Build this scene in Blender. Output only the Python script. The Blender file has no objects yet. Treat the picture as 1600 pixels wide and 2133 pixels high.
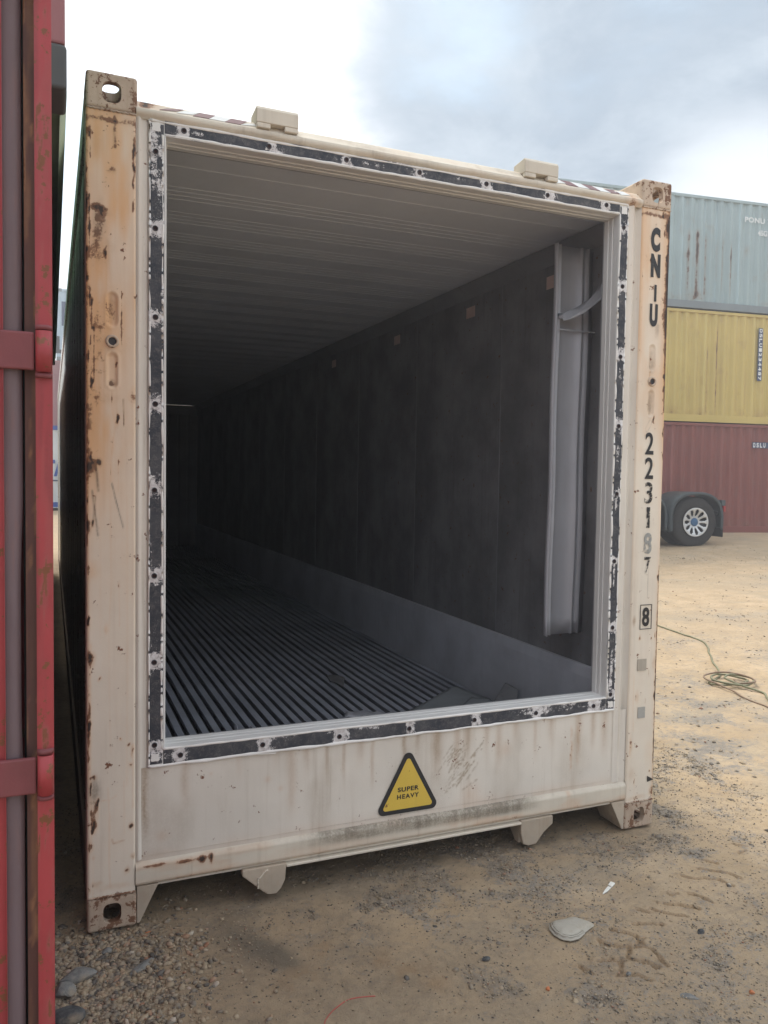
import bpy, math, random
import numpy as np
from mathutils import Vector, Matrix, Euler

random.seed(7); RNG = np.random.default_rng(11)
scene = bpy.context.scene
COL = scene.collection
PI = math.pi

# ------------------------------------------------------------------ camera
CAM = (-0.1088, -2.8363, 1.5865)
cd = bpy.data.cameras.new("camera"); cam = bpy.data.objects.new("camera", cd); COL.objects.link(cam)
RC = ((0.92291, 0.38501, 0.00374), (-0.38472, 0.92176, 0.04851), (0.01523, -0.04621, 0.99882))  # columns: right, forward, up
cam.matrix_world = Matrix(((RC[0][0], RC[0][2], -RC[0][1], CAM[0]),
                           (RC[1][0], RC[1][2], -RC[1][1], CAM[1]),
                           (RC[2][0], RC[2][2], -RC[2][1], CAM[2]), (0, 0, 0, 1)))
cd.sensor_fit = 'HORIZONTAL'; cd.sensor_width = 36.0; cd.lens = 36.0 * 1661.9 / 1600.0
cd.clip_start = 0.05; cd.clip_end = 2000
scene.camera = cam

# ------------------------------------------------------------------ light, exposure
scene.view_settings.view_transform = 'Standard'; scene.view_settings.look = 'None'
scene.view_settings.gamma = 1; scene.view_settings.use_curve_mapping = False
scene.view_settings.exposure = 0.98
scene.cycles.max_bounces = 12; scene.cycles.diffuse_bounces = 8; scene.cycles.glossy_bounces = 4
SUN_EL, SUN_AZ = math.radians(60), math.radians(-14)     # azimuth from +Y, positive towards +X
sdir = Vector((math.sin(SUN_AZ) * math.cos(SUN_EL), math.cos(SUN_AZ) * math.cos(SUN_EL), math.sin(SUN_EL)))
sl = bpy.data.lights.new("sun", 'SUN'); sl.energy = 1.5; sl.angle = math.radians(14); sl.color = (1.0, 0.93, 0.82)
so = bpy.data.objects.new("sun", sl); COL.objects.link(so)
so.rotation_euler = sdir.to_track_quat('Z', 'Y').to_euler(); so.location = (0, 0, 30)


class N:
    """small node-tree writer"""
    def __init__(self, nt): self.nt = nt; nt.nodes.clear()
    def new(self, t, **kw):
        n = self.nt.nodes.new(t)
        for k, v in kw.items():
            if k == 'i':
                for kk, vv in v.items():
                    if hasattr(vv, 'is_output'): self.nt.links.new(vv, n.inputs[kk])
                    else: n.inputs[kk].default_value = vv
            else: setattr(n, k, v)
        return n
    def noise(self, vec, scale, detail=4, rough=.6, dist=0.0):
        return self.new('ShaderNodeTexNoise', i={'Vector': vec, 'Scale': scale, 'Detail': detail, 'Roughness': rough, 'Distortion': dist}).outputs[0]
    def mapv(self, vec, s, loc=(0, 0, 0)):
        return self.new('ShaderNodeMapping', i={0: vec, 1: loc, 3: s}).outputs[0]
    def m(self, op, a, b=0.0, c=0.0, clamp=False):
        return self.new('ShaderNodeMath', operation=op, use_clamp=clamp, i={0: a, 1: b, 2: c}).outputs[0]
    def rng(self, v, a, b, c=0.0, d=1.0):
        return self.new('ShaderNodeMapRange', interpolation_type='SMOOTHSTEP', i={0: v, 1: a, 2: b, 3: c, 4: d}).outputs[0]
    def mix(self, f, a, b, mode='MIX'):
        n = self.new('ShaderNodeMix', data_type='RGBA', blend_type=mode, clamp_factor=True)
        for idx, v in ((0, f), (6, a), (7, b)):
            if hasattr(v, 'is_output'): self.nt.links.new(v, n.inputs[idx])
            else: n.inputs[idx].default_value = v if idx == 0 else (tuple(v) + (1,))[:4]
        return n.outputs[2]
    def attr(self, name):
        return self.new('ShaderNodeAttribute', attribute_name=name).outputs[2]
    def link(self, a, b): self.nt.links.new(a, b)


# sky: Nishita behind a broken layer of cloud, cloud light brightest round the hidden sun
w = bpy.data.worlds.new("World"); scene.world = w; w.use_nodes = True
n = N(w.node_tree)
sky = n.new('ShaderNodeTexSky', sky_type='NISHITA', sun_disc=False, sun_elevation=SUN_EL, sun_rotation=SUN_AZ,
            air_density=1.0, dust_density=1.5, ozone_density=1.0)
blue = n.new('ShaderNodeVectorMath', operation='SCALE', i={0: sky.outputs[0], 3: 0.115}).outputs[0]
blue = n.mix(0.62, blue, (0.56, 0.70, 0.76))
tc = n.new('ShaderNodeTexCoord').outputs['Generated']
sep = n.new('ShaderNodeSeparateXYZ', i={0: tc})
zz = n.m('ADD', n.m('MAXIMUM', sep.outputs[2], 0.0), 0.18)
uv = n.new('ShaderNodeCombineXYZ', i={0: n.m('DIVIDE', sep.outputs[0], zz), 1: n.m('DIVIDE', sep.outputs[1], zz), 2: 0.0}).outputs[0]
cn = n.noise(uv, 1.3, 9, .62, .25)
cn2 = n.noise(n.mapv(uv, (1, 1, 1), (5.2, 1.7, 3)), 2.6, 9, .66, .35)


def toward(d, a, b):
    dn = Vector(d).normalized()
    dot = n.new('ShaderNodeVectorMath', operation='DOT_PRODUCT', i={0: tc, 1: tuple(dn)}).outputs[1]
    return n.rng(dot, math.cos(a), math.cos(b))


wob = n.m('MULTIPLY', n.m('SUBTRACT', cn2, .5), 1.5)
hole = n.m('MAXIMUM', n.m('MULTIPLY', toward((.39, .79, .49), .12, .0), .15), n.m('MULTIPLY', toward((.02, .95, .30), .22, .0), .34))
cover = n.rng(n.m('SUBTRACT', n.m('ADD', n.m('ADD', cn, .19), n.m('MULTIPLY', wob, .16)), hole), 0.24, 0.60)
grey = n.m('MAXIMUM', toward((.62, .68, .42), .50, .10), n.m('MULTIPLY', toward((.48, .77, .40), .20, .04), .70))
grey = n.rng(n.m('ADD', grey, n.m('MULTIPLY', wob, .60)), .08, .80)
nearsun = toward(tuple(sdir), 1.35, .1)
white = n.mix(nearsun, (.60, .63, .67), (1.12, 1.11, 1.10))
white = n.mix(n.rng(cn2, .3, .75), white, n.mix(1.0, white, (.82, .85, .89), 'MULTIPLY'))
cloud = n.mix(grey, white, n.mix(n.rng(n.m('ADD', n.m('MULTIPLY', cn, .5), n.m('MULTIPLY', cn2, .5)), .36, .62), (.225, .275, .335), (.37, .42, .47)))
low = n.m('MULTIPLY', toward((.70, .66, .27), .15, .02), .8)
cloud = n.mix(low, cloud, (.62, .65, .68))
skyc = n.mix(cover, blue, cloud)
bg = n.new('ShaderNodeBackground', i={0: skyc, 1: 1.0})
n.link(bg.outputs[0], n.new('ShaderNodeOutputWorld').inputs[0])

# ------------------------------------------------------------------ numpy noise
_T = RNG.random((256, 256))


def vn(x, y):
    x = np.asarray(x, float); y = np.asarray(y, float)
    xi = np.floor(x).astype(int); yi = np.floor(y).astype(int); fx = x - xi; fy = y - yi
    fx = fx * fx * (3 - 2 * fx); fy = fy * fy * (3 - 2 * fy)
    a = _T[xi & 255, yi & 255]; b = _T[(xi + 1) & 255, yi & 255]; c = _T[xi & 255, (yi + 1) & 255]; d = _T[(xi + 1) & 255, (yi + 1) & 255]
    return a * (1 - fx) * (1 - fy) + b * fx * (1 - fy) + c * (1 - fx) * fy + d * fx * fy


def fbm(x, y, o=4):
    s = 0; a = .5; t = 0
    for k in range(o):
        s = s + a * vn(np.asarray(x) * 2 ** k + 17.3 * k, np.asarray(y) * 2 ** k + 9.1 * k); t += a; a *= .5
    return s / t


def sm(x, a, b):
    t = np.clip((np.asarray(x, float) - a) / (b - a), 0, 1); return t * t * (3 - 2 * t)


# ------------------------------------------------------------------ mesh helpers
def setp(o, label=None, cat=None, group=None, kind=None):
    if label: o['label'] = label
    if cat: o['category'] = cat
    if group: o['group'] = group
    if kind: o['kind'] = kind
    return o


def thing(name, label, cat, loc=(0, 0, 0), rz=0.0, group=None):
    o = bpy.data.objects.new(name, None); COL.objects.link(o)
    o.empty_display_size = .2; o.location = loc; o.rotation_euler = (0, 0, rz)
    return setp(o, label, cat, group)


def link(name, me, mat, parent=None, smooth=False, bevel=0.0, label=None, loc=None):
    o = bpy.data.objects.new(name, me); COL.objects.link(o)
    if mat and not me.materials: me.materials.append(mat)
    if parent: o.parent = parent
    if loc: o.location = loc
    if smooth:
        me.polygons.foreach_set('use_smooth', [True] * len(me.polygons))
    if bevel:
        b = o.modifiers.new('bevel', 'BEVEL'); b.width = bevel; b.segments = 2; b.limit_method = 'ANGLE'; b.angle_limit = .6
    if label: o['label'] = label
    return o


class MB:
    def __init__(s): s.v = []; s.f = []
    def add(s, vs, fs):
        k = len(s.v); s.v += [tuple(map(float, q)) for q in vs]; s.f += [tuple(k + i for i in f) for f in fs]; return s
    def box(s, x0, x1, y0, y1, z0, z1):
        return s.add([(x0, y0, z0), (x1, y0, z0), (x1, y1, z0), (x0, y1, z0), (x0, y0, z1), (x1, y0, z1), (x1, y1, z1), (x0, y1, z1)],
                     [(0, 3, 2, 1), (4, 5, 6, 7), (0, 1, 5, 4), (1, 2, 6, 5), (2, 3, 7, 6), (3, 0, 4, 7)])
    def prism(s, poly, axis, a, b):
        """poly: 2-D outline in the two other axes (ascending order), extruded from a to b"""
        def p(q, t):
            r = list(q); r.insert(axis, t); return r
        m = len(poly)
        return s.add([p(q, a) for q in poly] + [p(q, b) for q in poly],
                     [tuple(range(m)), tuple(reversed(range(m, 2 * m)))] + [(i, m + i, m + (i + 1) % m, (i + 1) % m) for i in range(m)])
    def plate(s, org, u, v, w, h, t, hc, hw, hh, p=2.6, seg=48, corner=.012):
        """w*h plate (thickness t along u x v) with a rounded hole of half-size hw, hh centred at hc"""
        org = Vector(org); u = Vector(u); v = Vector(v); nn = u.cross(v).normalized()
        out = []; inn = []
        for k in range(seg):
            a = 2 * PI * (k + .5) / seg; c, q = math.cos(a), math.sin(a)
            r = 1 / ((abs(c / hw) ** p + abs(q / hh) ** p) ** (1 / p)); ix, iy = hc[0] + r * c, hc[1] + r * q
            ts = []
            if c > 1e-9: ts.append((w - hc[0]) / c)
            if c < -1e-9: ts.append(-hc[0] / c)
            if q > 1e-9: ts.append((h - hc[1]) / q)
            if q < -1e-9: ts.append(-hc[1] / q)
            R = min(ts); inn.append((ix, iy)); out.append((hc[0] + R * c, hc[1] + R * q))
        for cx_, cy_ in ((0, 0), (w, 0), (w, h), (0, h)):
            k = min(range(seg), key=lambda i: (out[i][0] - cx_) ** 2 + (out[i][1] - cy_) ** 2); out[k] = (cx_, cy_)
        vs = []
        for off in (0, t):
            for q in out: vs.append(org + u * q[0] + v * q[1] - nn * off)
            for q in inn: vs.append(org + u * q[0] + v * q[1] - nn * off)
        fs = []
        for k in range(seg):
            j = (k + 1) % seg; S = seg
            fs += [(k, j, S + j, S + k), (2 * S + j, 2 * S + k, 3 * S + k, 3 * S + j), (S + k, S + j, 3 * S + j, 3 * S + k), (j, k, 2 * S + k, 2 * S + j)]
        return s.add(vs, fs)
    def tube(s, pts, r, seg=8, cap=True):
        pts = [Vector(p) for p in pts]; k0 = len(s.v); m = len(pts); up = Vector((0, 0, 1))
        for i, p in enumerate(pts):
            d = (pts[min(i + 1, m - 1)] - pts[max(i - 1, 0)]).normalized()
            a = d.cross(up)
            if a.length < 1e-3: a = d.cross(Vector((1, 0, 0)))
            a.normalize(); b = d.cross(a)
            rr = r[i] if isinstance(r, (list, tuple)) else r
            for j in range(seg):
                t = 2 * PI * j / seg; s.v.append(tuple(p + (a * math.cos(t) + b * math.sin(t)) * rr))
        for i in range(m - 1):
            for j in range(seg):
                s.f.append((k0 + i * seg + j, k0 + i * seg + (j + 1) % seg, k0 + (i + 1) * seg + (j + 1) % seg, k0 + (i + 1) * seg + j))
        if cap:
            s.f.append(tuple(k0 + j for j in reversed(range(seg)))); s.f.append(tuple(k0 + (m - 1) * seg + j for j in range(seg)))
        return s
    def revolve(s, prof, c, seg=48, axis=1):
        """prof: (radius, offset along axis)"""
        k0 = len(s.v)
        for r, o in prof:
            for j in range(seg):
                t = 2 * PI * j / seg; q = [c[0] + r * math.cos(t), c[1] + o, c[2] + r * math.sin(t)] if axis == 1 else [c[0] + r * math.cos(t), c[1] + r * math.sin(t), c[2] + o]
                s.v.append(tuple(q))
        for i in range(len(prof) - 1):
            for j in range(seg):
                s.f.append((k0 + i * seg + j, k0 + i * seg + (j + 1) % seg, k0 + (i + 1) * seg + (j + 1) % seg, k0 + (i + 1) * seg + j))
        return s
    def sweep(s, prof, axis, ts):
        """open profile (2-D in the other two axes) swept along axis at ts"""
        k0 = len(s.v); m = len(prof)
        for t in ts:
            for q in prof:
                r = list(q); r.insert(axis, t); s.v.append(tuple(r))
        for i in range(len(ts) - 1):
            for j in range(m - 1):
                s.f.append((k0 + i * m + j, k0 + i * m + j + 1, k0 + (i + 1) * m + j + 1, k0 + (i + 1) * m + j))
        return s
    def mesh(s, name):
        me = bpy.data.meshes.new(name); me.from_pydata(s.v, [], s.f); me.update(); return me
    def build(s, name, mat, parent=None, smooth=False, bevel=0.0, label=None):
        return link(name, s.mesh(name), mat, parent, smooth, bevel, label)


def grid_mesh(name, P, attrs=None):
    """P: (m, k, 3) array of points"""
    m, k = P.shape[:2]
    me = bpy.data.meshes.new(name)
    idx = np.arange(m * k).reshape(m, k)
    q = np.stack([idx[:-1, :-1], idx[1:, :-1], idx[1:, 1:], idx[:-1, 1:]], -1).reshape(-1, 4)
    me.vertices.add(m * k); me.vertices.foreach_set('co', P.reshape(-1).astype(np.float32))
    me.loops.add(q.size); me.loops.foreach_set('vertex_index', q.reshape(-1).astype(np.int32))
    me.polygons.add(len(q)); me.polygons.foreach_set('loop_start', (np.arange(len(q)) * 4).astype(np.int32))
    me.update(calc_edges=True); me.validate()
    for an, av in (attrs or {}).items():
        a = me.attributes.new(an, 'FLOAT', 'POINT'); a.data.foreach_set('value', np.broadcast_to(av, (m, k)).reshape(-1).astype(np.float32))
    return me


def set_attr(me, name, vals):
    a = me.attributes.new(name, 'FLOAT', 'POINT'); a.data.foreach_set('value', np.asarray(vals, np.float32))


# ------------------------------------------------------------------ materials
def principled(n, col, rough, metal=0.0, normal=None, spec=.5):
    i = {'Base Color': col if hasattr(col, 'is_output') else (tuple(col) + (1,))[:4], 'Roughness': rough, 'Metallic': metal, 'Specular IOR Level': spec}
    if normal is not None: i['Normal'] = normal
    b = n.new('ShaderNodeBsdfPrincipled', i=i)
    return b


def mk(name):
    m = bpy.data.materials.new(name); m.use_nodes = True; return m, N(m.node_tree)


def out(n, b): n.link(b.outputs[0], n.new('ShaderNodeOutputMaterial').inputs[0])


def paint(name, base, rough=.5, rust=0.0, streak=.3, var=.12, dirtc=(.09, .075, .06), wash=(.56, .30, .15), rustc=(.17, .065, .03), dark=(.045, .028, .022),
          chips=0.0, bump=.25, spec=.4, metal=0.0, scale=1.0, chalk=None):
    """weathered paint: 'rust' and 'dirt' vertex masks say where stains lie, noise breaks them up"""
    m, n = mk(name)
    co = n.new('ShaderNodeTexCoord').outputs['Object']
    big = n.noise(co, 2.3 * scale, 5, .6)
    med = n.noise(co, 22 * scale, 6, .65)
    fine = n.noise(co, 130 * scale, 5, .7)
    st = n.noise(n.mapv(co, (38 * scale, 38 * scale, 1.6 * scale)), 1.0, 5, .6)
    st2 = n.noise(n.mapv(co, (9 * scale, 9 * scale, .7 * scale), (3, 1, 2)), 1.0, 4, .6)
    ru = n.attr('rust'); di = n.attr('dirt'); ti = n.attr('tint')
    c = n.mix(n.rng(big, .3, .7), tuple(b * (1 - var) for b in base), tuple(min(1, b * (1 + var * .6)) for b in base))
    if chalk: c = n.mix(n.m('MULTIPLY', n.rng(med, .45, .75), .5), c, chalk)
    sk = n.m('MULTIPLY', n.m('MULTIPLY', n.rng(st, .48, .8), n.rng(st2, .35, .7)), streak)
    c = n.mix(sk, c, dirtc)
    c = n.mix(n.m('MULTIPLY', ti, n.m('ADD', .35, n.m('ADD', n.m('MULTIPLY', st, .7), n.m('MULTIPLY', big, .5))), clamp=True), c, wash)
    wf = n.m('MULTIPLY', n.m('ADD', ru, rust), n.m('ADD', n.m('MULTIPLY', st, .9), n.m('MULTIPLY', med, .9)), clamp=True)
    c = n.mix(n.m('MULTIPLY', wf, .85), c, wash)
    rr = n.m('ADD', n.m('ADD', ru, rust), n.m('ADD', n.m('MULTIPLY', n.m('SUBTRACT', med, .5), 1.0), n.m('MULTIPLY', n.m('SUBTRACT', fine, .5), .55)))
    c = n.mix(n.m('MULTIPLY', n.rng(rr, .55, .74), .85), c, rustc)
    c = n.mix(n.rng(rr, .86, .98), c, dark)
    dd = n.m('MULTIPLY', di, n.rng(n.m('ADD', n.m('MULTIPLY', fine, .6), n.m('MULTIPLY', st, .4)), .3, .6, .35, 1.0), clamp=True)
    c = n.mix(dd, c, dirtc)
    if chips:
        c = n.mix(n.rng(n.m('ADD', med, n.m('MULTIPLY', fine, .35)), .84 - chips * .16, .87 - chips * .16), c, rustc)
    rg = n.m('ADD', rough, n.m('MULTIPLY', n.m('ADD', n.m('MULTIPLY', med, .5), n.m('MULTIPLY', wf, .6)), .35), clamp=True)
    h = n.m('ADD', n.m('MULTIPLY', fine, .35), n.m('ADD', n.m('MULTIPLY', med, .6), n.m('MULTIPLY', n.rng(rr, .5, .9), 1.2)))
    bp = n.new('ShaderNodeBump', i={'Strength': bump, 'Distance': .0025, 'Height': h}).outputs[0]
    out(n, principled(n, c, rg, metal, bp, spec)); return m


M_ivory = paint('ivory_paint', (.71, .67, .605), .42, streak=.34, var=.07, dirtc=(.27, .19, .11), chips=.03)
M_ivory_post = paint('ivory_paint_peach', (.76, .71, .62), .45, rust=.05, streak=.26, var=.08, chips=.08, wash=(.70, .42, .215))
M_sill = paint('ivory_paint_grimy', (.66, .62, .53), .5, rust=.08, streak=.5, var=.1, dirtc=(.17, .145, .11))
M_tab = paint('tab_paint_grimy', (.44, .40, .33), .65, rust=.16, streak=.8, var=.2, dirtc=(.20, .17, .12), chalk=(.36, .32, .26), bump=.5, scale=1.6)
M_railgrimy = paint('grimy_rail', (.16, .14, .12), .7, rust=.2, streak=.5)
M_hole = paint('dark_hole', (.035, .018, .018), .9)
M_white = paint('white_painted_jamb', (.70, .70, .69), .4, streak=.12, var=.04, dirtc=(.3, .27, .22))
M_casting = paint('casting_worn_paint', (.56, .48, .39), .65, rust=.38, streak=.6, var=.3, bump=1.0, chips=.8, wash=(.42, .25, .15), rustc=(.19, .10, .06), dirtc=(.10, .08, .07))
M_side = paint('container_side_glossy', (.50, .50, .40), .20, rust=.0, streak=.75, var=.25, dirtc=(.10, .09, .07), bump=.06, spec=.6, metal=.75)
M_rustdark = paint('dark_rust', (.10, .05, .035), .8, rust=.2, bump=.8)
M_caulk = paint('white_sealant', (.80, .79, .77), .55, streak=.05, var=.06, dirtc=(.4, .36, .3), bump=.8)
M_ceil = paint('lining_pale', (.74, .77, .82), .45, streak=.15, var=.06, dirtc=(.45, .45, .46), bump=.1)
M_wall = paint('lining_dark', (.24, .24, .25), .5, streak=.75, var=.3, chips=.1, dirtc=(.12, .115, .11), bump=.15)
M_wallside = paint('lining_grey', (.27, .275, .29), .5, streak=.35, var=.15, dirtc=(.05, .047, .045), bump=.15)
M_alu = paint('aluminium_dull', (.56, .58, .63), .55, streak=.35, var=.15, dirtc=(.28, .29, .33), metal=.0, bump=.15)
M_alu_floor = paint('aluminium_floor', (.42, .45, .52), .45, streak=.2, var=.2, dirtc=(.2, .2, .22), metal=.0, bump=.2)
M_alu_bright = paint('aluminium_channel', (.56, .57, .62), .36, streak=.25, var=.08, dirtc=(.22, .22, .24), metal=.15, bump=.1)
M_scrap = paint('grey_scrap_sheet', (.34, .37, .39), .55, rust=.0, streak=.2, var=.2, dirtc=(.12, .11, .10), bump=.2)
M_floorpan = paint('floor_pan_dark', (.05, .05, .055), .6, streak=.2)
M_black = paint('black_paint', (.03, .03, .032), .5, streak=.35, var=.1, dirtc=(.15, .13, .1), bump=.1)
M_yellow = paint('yellow_sticker', (.70, .50, .085), .45, streak=.5, chips=.1, var=.05, dirtc=(.45, .33, .12), bump=.05)
M_red = paint('red_post_paint', (.33, .040, .050), .35, rust=.13, streak=.6, var=.2, dirtc=(.14, .03, .035), wash=(.28, .10, .09), chips=.35, scale=1.6)
M_redbrown = paint('brownish_recess_paint', (.085, .038, .042), .6, rust=.12, streak=.4, var=.2, dirtc=(.08, .05, .045))
M_doorgrey = paint('faded_mauve_door', (.145, .11, .125), .65, rust=.14, streak=.55, var=.15, dirtc=(.12, .08, .08), wash=(.22, .12, .11))
M_lug = paint('red_hinge_paint', (.17, .042, .052), .5, rust=.12, streak=.35, var=.3, dirtc=(.13, .06, .06), wash=(.26, .14, .11), scale=2)
M_rubber = paint('black_rubber', (.02, .02, .022), .7, streak=.2, dirtc=(.05, .045, .04))
M_green = paint('green_container_paint', (.10, .20, .12), .5, rust=.05, streak=.4, var=.15, dirtc=(.05, .07, .05))
M_greenlit = paint('lit_green_rail', (.52, .66, .50), .5, rust=.02, streak=.2)  # rail green brightened so the flange looks lit by the sky
M_greendark = paint('dark_teal_paint', (.06, .075, .08), .55, rust=.05, streak=.4, var=.2, dirtc=(.04, .04, .04))
M_celadon = paint('pale_grey_green_paint', (.32, .415, .43), .5, rust=.03, streak=.25, var=.08, dirtc=(.22, .24, .22), wash=(.30, .25, .2), rustc=(.13, .07, .045), scale=.35)
M_beamgrey = paint('blue_grey_rail', (.20, .24, .26), .5, rust=.03, streak=.2, var=.1, scale=.5)
M_mustard = paint('mustard_yellow_paint', (.56, .44, .145), .5, rust=.03, streak=.25, var=.07, dirtc=(.34, .25, .12), wash=(.36, .22, .10), rustc=(.16, .07, .045), scale=.35)
M_maroon = paint('red_brown_paint', (.225, .070, .056), .55, rust=.02, streak=.35, var=.10, dirtc=(.10, .05, .045), wash=(.22, .12, .09), scale=.35)
M_bluewhite = paint('white_blue_paint', (.62, .68, .72), .5, streak=.2, scale=.35)
M_sky = paint('pale_blue_paint', (.42, .55, .64), .5, rust=.04, streak=.3, scale=.35)
M_navy = paint('navy_paint', (.035, .06, .13), .5, streak=.1)
M_blue = paint('blue_lettering', (.03, .09, .36), .5, streak=.1)
M_pink = paint('faded_red_paint', (.30, .13, .14), .55, rust=.04, streak=.3, scale=.35)
M_tyre = paint('tyre_rubber', (.03, .029, .029), .8, streak=.1, var=.2, dirtc=(.10, .085, .065), chalk=(.075, .068, .06), bump=.3)
M_rim = paint('polished_alloy', (.62, .64, .65), .3, streak=.1, var=.06, metal=.6, bump=.05)
M_hub = paint('blue_hub', (.045, .13, .26), .4)
M_fender = paint('dark_plastic_fender', (.045, .060, .068), .4, streak=.25, dirtc=(.12, .11, .09), chalk=(.08, .09, .095))
M_taillight = paint('red_light_lens', (.42, .03, .03), .25)
M_chassis = paint('chassis_black', (.03, .03, .032), .6)
M_hose = paint('hose_olive', (.20, .20, .125), .5, streak=0, dirtc=(.3, .25, .17), chalk=(.27, .23, .15))
M_cable = paint('tan_cable', (.24, .17, .12), .55, streak=0)
M_cloth = paint('grubby_canvas', (.40, .38, .33), .85, rust=.0, streak=.1, var=.15, dirtc=(.25, .19, .12), chalk=(.30, .25, .18), bump=.5)
M_plastic = paint('white_plastic', (.78, .78, .74), .4, streak=0)
M_wire = paint('red_wire', (.42, .10, .08), .5, streak=0)
M_letterw = paint('white_lettering', (.80, .82, .82), .5, streak=.1)
M_paleletter = paint('pale_lettering', (.70, .74, .74), .5, streak=.1)
M_maroonstripe = paint('stripe_maroon', (.16, .075, .085), .45, streak=.3, chalk=(.35, .28, .28))
M_whitestripe = paint('stripe_white', (.66, .69, .70), .4, streak=.2)
M_tag = paint('rating_label', (.72, .55, .50), .5)
M_ghost = paint('faded_lettering', (.40, .40, .38), .5, streak=.3, chalk=(.6, .57, .5))
M_patch = paint('old_sticker_patch', (.42, .38, .32), .6, streak=.3, chalk=(.5, .46, .4))


def peel_black(name):
    """black paint on which white residue shows through round the bolt holes"""
    m, n = mk(name)
    co = n.new('ShaderNodeTexCoord').outputs['Object']
    a = n.attr('peel')
    f1 = n.noise(co, 60, 6, .7, .4); f2 = n.noise(co, 300, 4, .65); f3 = n.noise(co, 9, 4, .6)
    t = n.m('ADD', n.m('ADD', n.m('MULTIPLY', f1, .9), n.m('MULTIPLY', f2, .55)), n.m('MULTIPLY', f3, .45))
    t = n.m('ADD', t, n.m('MULTIPLY', a, .58))
    base = n.mix(n.rng(f3, .35, .65), (.028, .034, .048), (.062, .066, .078))
    base = n.mix(n.m('MULTIPLY', n.rng(n.m('ADD', n.m('MULTIPLY', f1, .5), n.m('MULTIPLY', f2, .5)), .47, .62), .55), base, (.20, .185, .18))
    wh = n.mix(n.rng(f1, .35, .65), (.50, .47, .47), (.74, .73, .74))
    c = n.mix(n.rng(t, 1.29, 1.37), base, wh)
    h = n.rng(t, 1.25, 1.39)
    bp = n.new('ShaderNodeBump', i={'Strength': .6, 'Distance': .002, 'Height': h}).outputs[0]
    out(n, principled(n, c, n.m('ADD', .45, n.m('MULTIPLY', f2, .4)), 0, bp, .4)); return m


M_peel = peel_black('peeling_black_band')


def worn_black(name, amount=.35, base=(.018, .018, .02)):
    """black stencil paint with bare patches (real gaps in the paint film)"""
    m, n = mk(name)
    co = n.new('ShaderNodeTexCoord').outputs['Object']
    f = n.m('ADD', n.noise(co, 45, 5, .7), n.m('MULTIPLY', n.m('SUBTRACT', n.noise(co, 240, 4, .7), .5), .6))
    b = principled(n, base, .55)
    t = n.new('ShaderNodeBsdfTransparent')
    k = n.rng(f, .26 + amount, .30 + amount)
    mx = n.new('ShaderNodeMixShader', i={0: k}); n.link(b.outputs[0], mx.inputs[1]); n.link(t.outputs[0], mx.inputs[2])
    n.link(mx.outputs[0], n.new('ShaderNodeOutputMaterial').inputs[0]); return m


M_let = worn_black('black_stencil', .40)
M_letworn = worn_black('black_stencil_worn', .25)
M_letghost = worn_black('grey_stencil_ghost', .26, (.33, .34, .33))

# ground
m_ground, n = mk('packed_dirt')
co = n.new('ShaderNodeTexCoord').outputs['Object']
g1 = n.noise(co, .35, 6, .6, .5); g2 = n.noise(co, 3.0, 7, .65); g3 = n.noise(co, 28, 6, .7); g4 = n.noise(co, 160, 4, .7); g5 = n.noise(n.mapv(co, (1, 2.2, 1), (4, 0, 0)), 1.1, 6, .65, .8)
c = n.mix(n.rng(g2, .3, .7), (.40, .300, .190), (.51, .395, .265))
c = n.mix(n.m('MULTIPLY', n.rng(g1, .42, .65), .55), c, (.36, .29, .205))
c = n.mix(n.m('MULTIPLY', n.rng(g5, .5, .68), .45), c, (.33, .29, .225))
c = n.mix(n.m('MULTIPLY', n.rng(g3, .50, .66), .40), c, (.27, .20, .135))
g6 = n.noise(n.mapv(co, (1, 1.6, 1), (2, 5, 0)), 9.0, 8, .75, .4)
c = n.mix(n.m('MULTIPLY', n.rng(g6, .53, .60), .35), c, (.25, .215, .175))
c = n.mix(n.m('MULTIPLY', n.rng(g4, .60, .72), .5), c, (.58, .50, .40))
gv = n.attr('gravel')
spk = n.rng(n.m('ADD', n.m('ADD', g3, n.m('MULTIPLY', n.m('SUBTRACT', g4, .5), 1.1)), n.m('MULTIPLY', gv, .30)), .66, .74)
spc = n.mix(n.rng(g4, .35, .65), (.12, .125, .13), (.30, .30, .29))
c = n.mix(n.m('MULTIPLY', spk, .8), c, spc)
c = n.mix(n.m('MULTIPLY', gv, .32), c, (.24, .20, .155))
c = n.mix(n.m('MULTIPLY', n.attr('compact_shade'), n.rng(n.m('ADD', g2, n.m('MULTIPLY', g3, .5)), .55, .95, .35, 1.0)), c, (.215, .17, .12))
c = n.mix(n.attr('oil'), c, (.135, .115, .09))
c = n.mix(n.attr('damp'), c, (.27, .17, .09))
hh = n.m('ADD', n.m('MULTIPLY', g3, 1.0), n.m('MULTIPLY', g4, .7))
bp = n.new('ShaderNodeBump', i={'Strength': .75, 'Distance': .008, 'Height': hh}).outputs[0]
out(n, principled(n, c, .92, 0, bp, .2))

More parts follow.
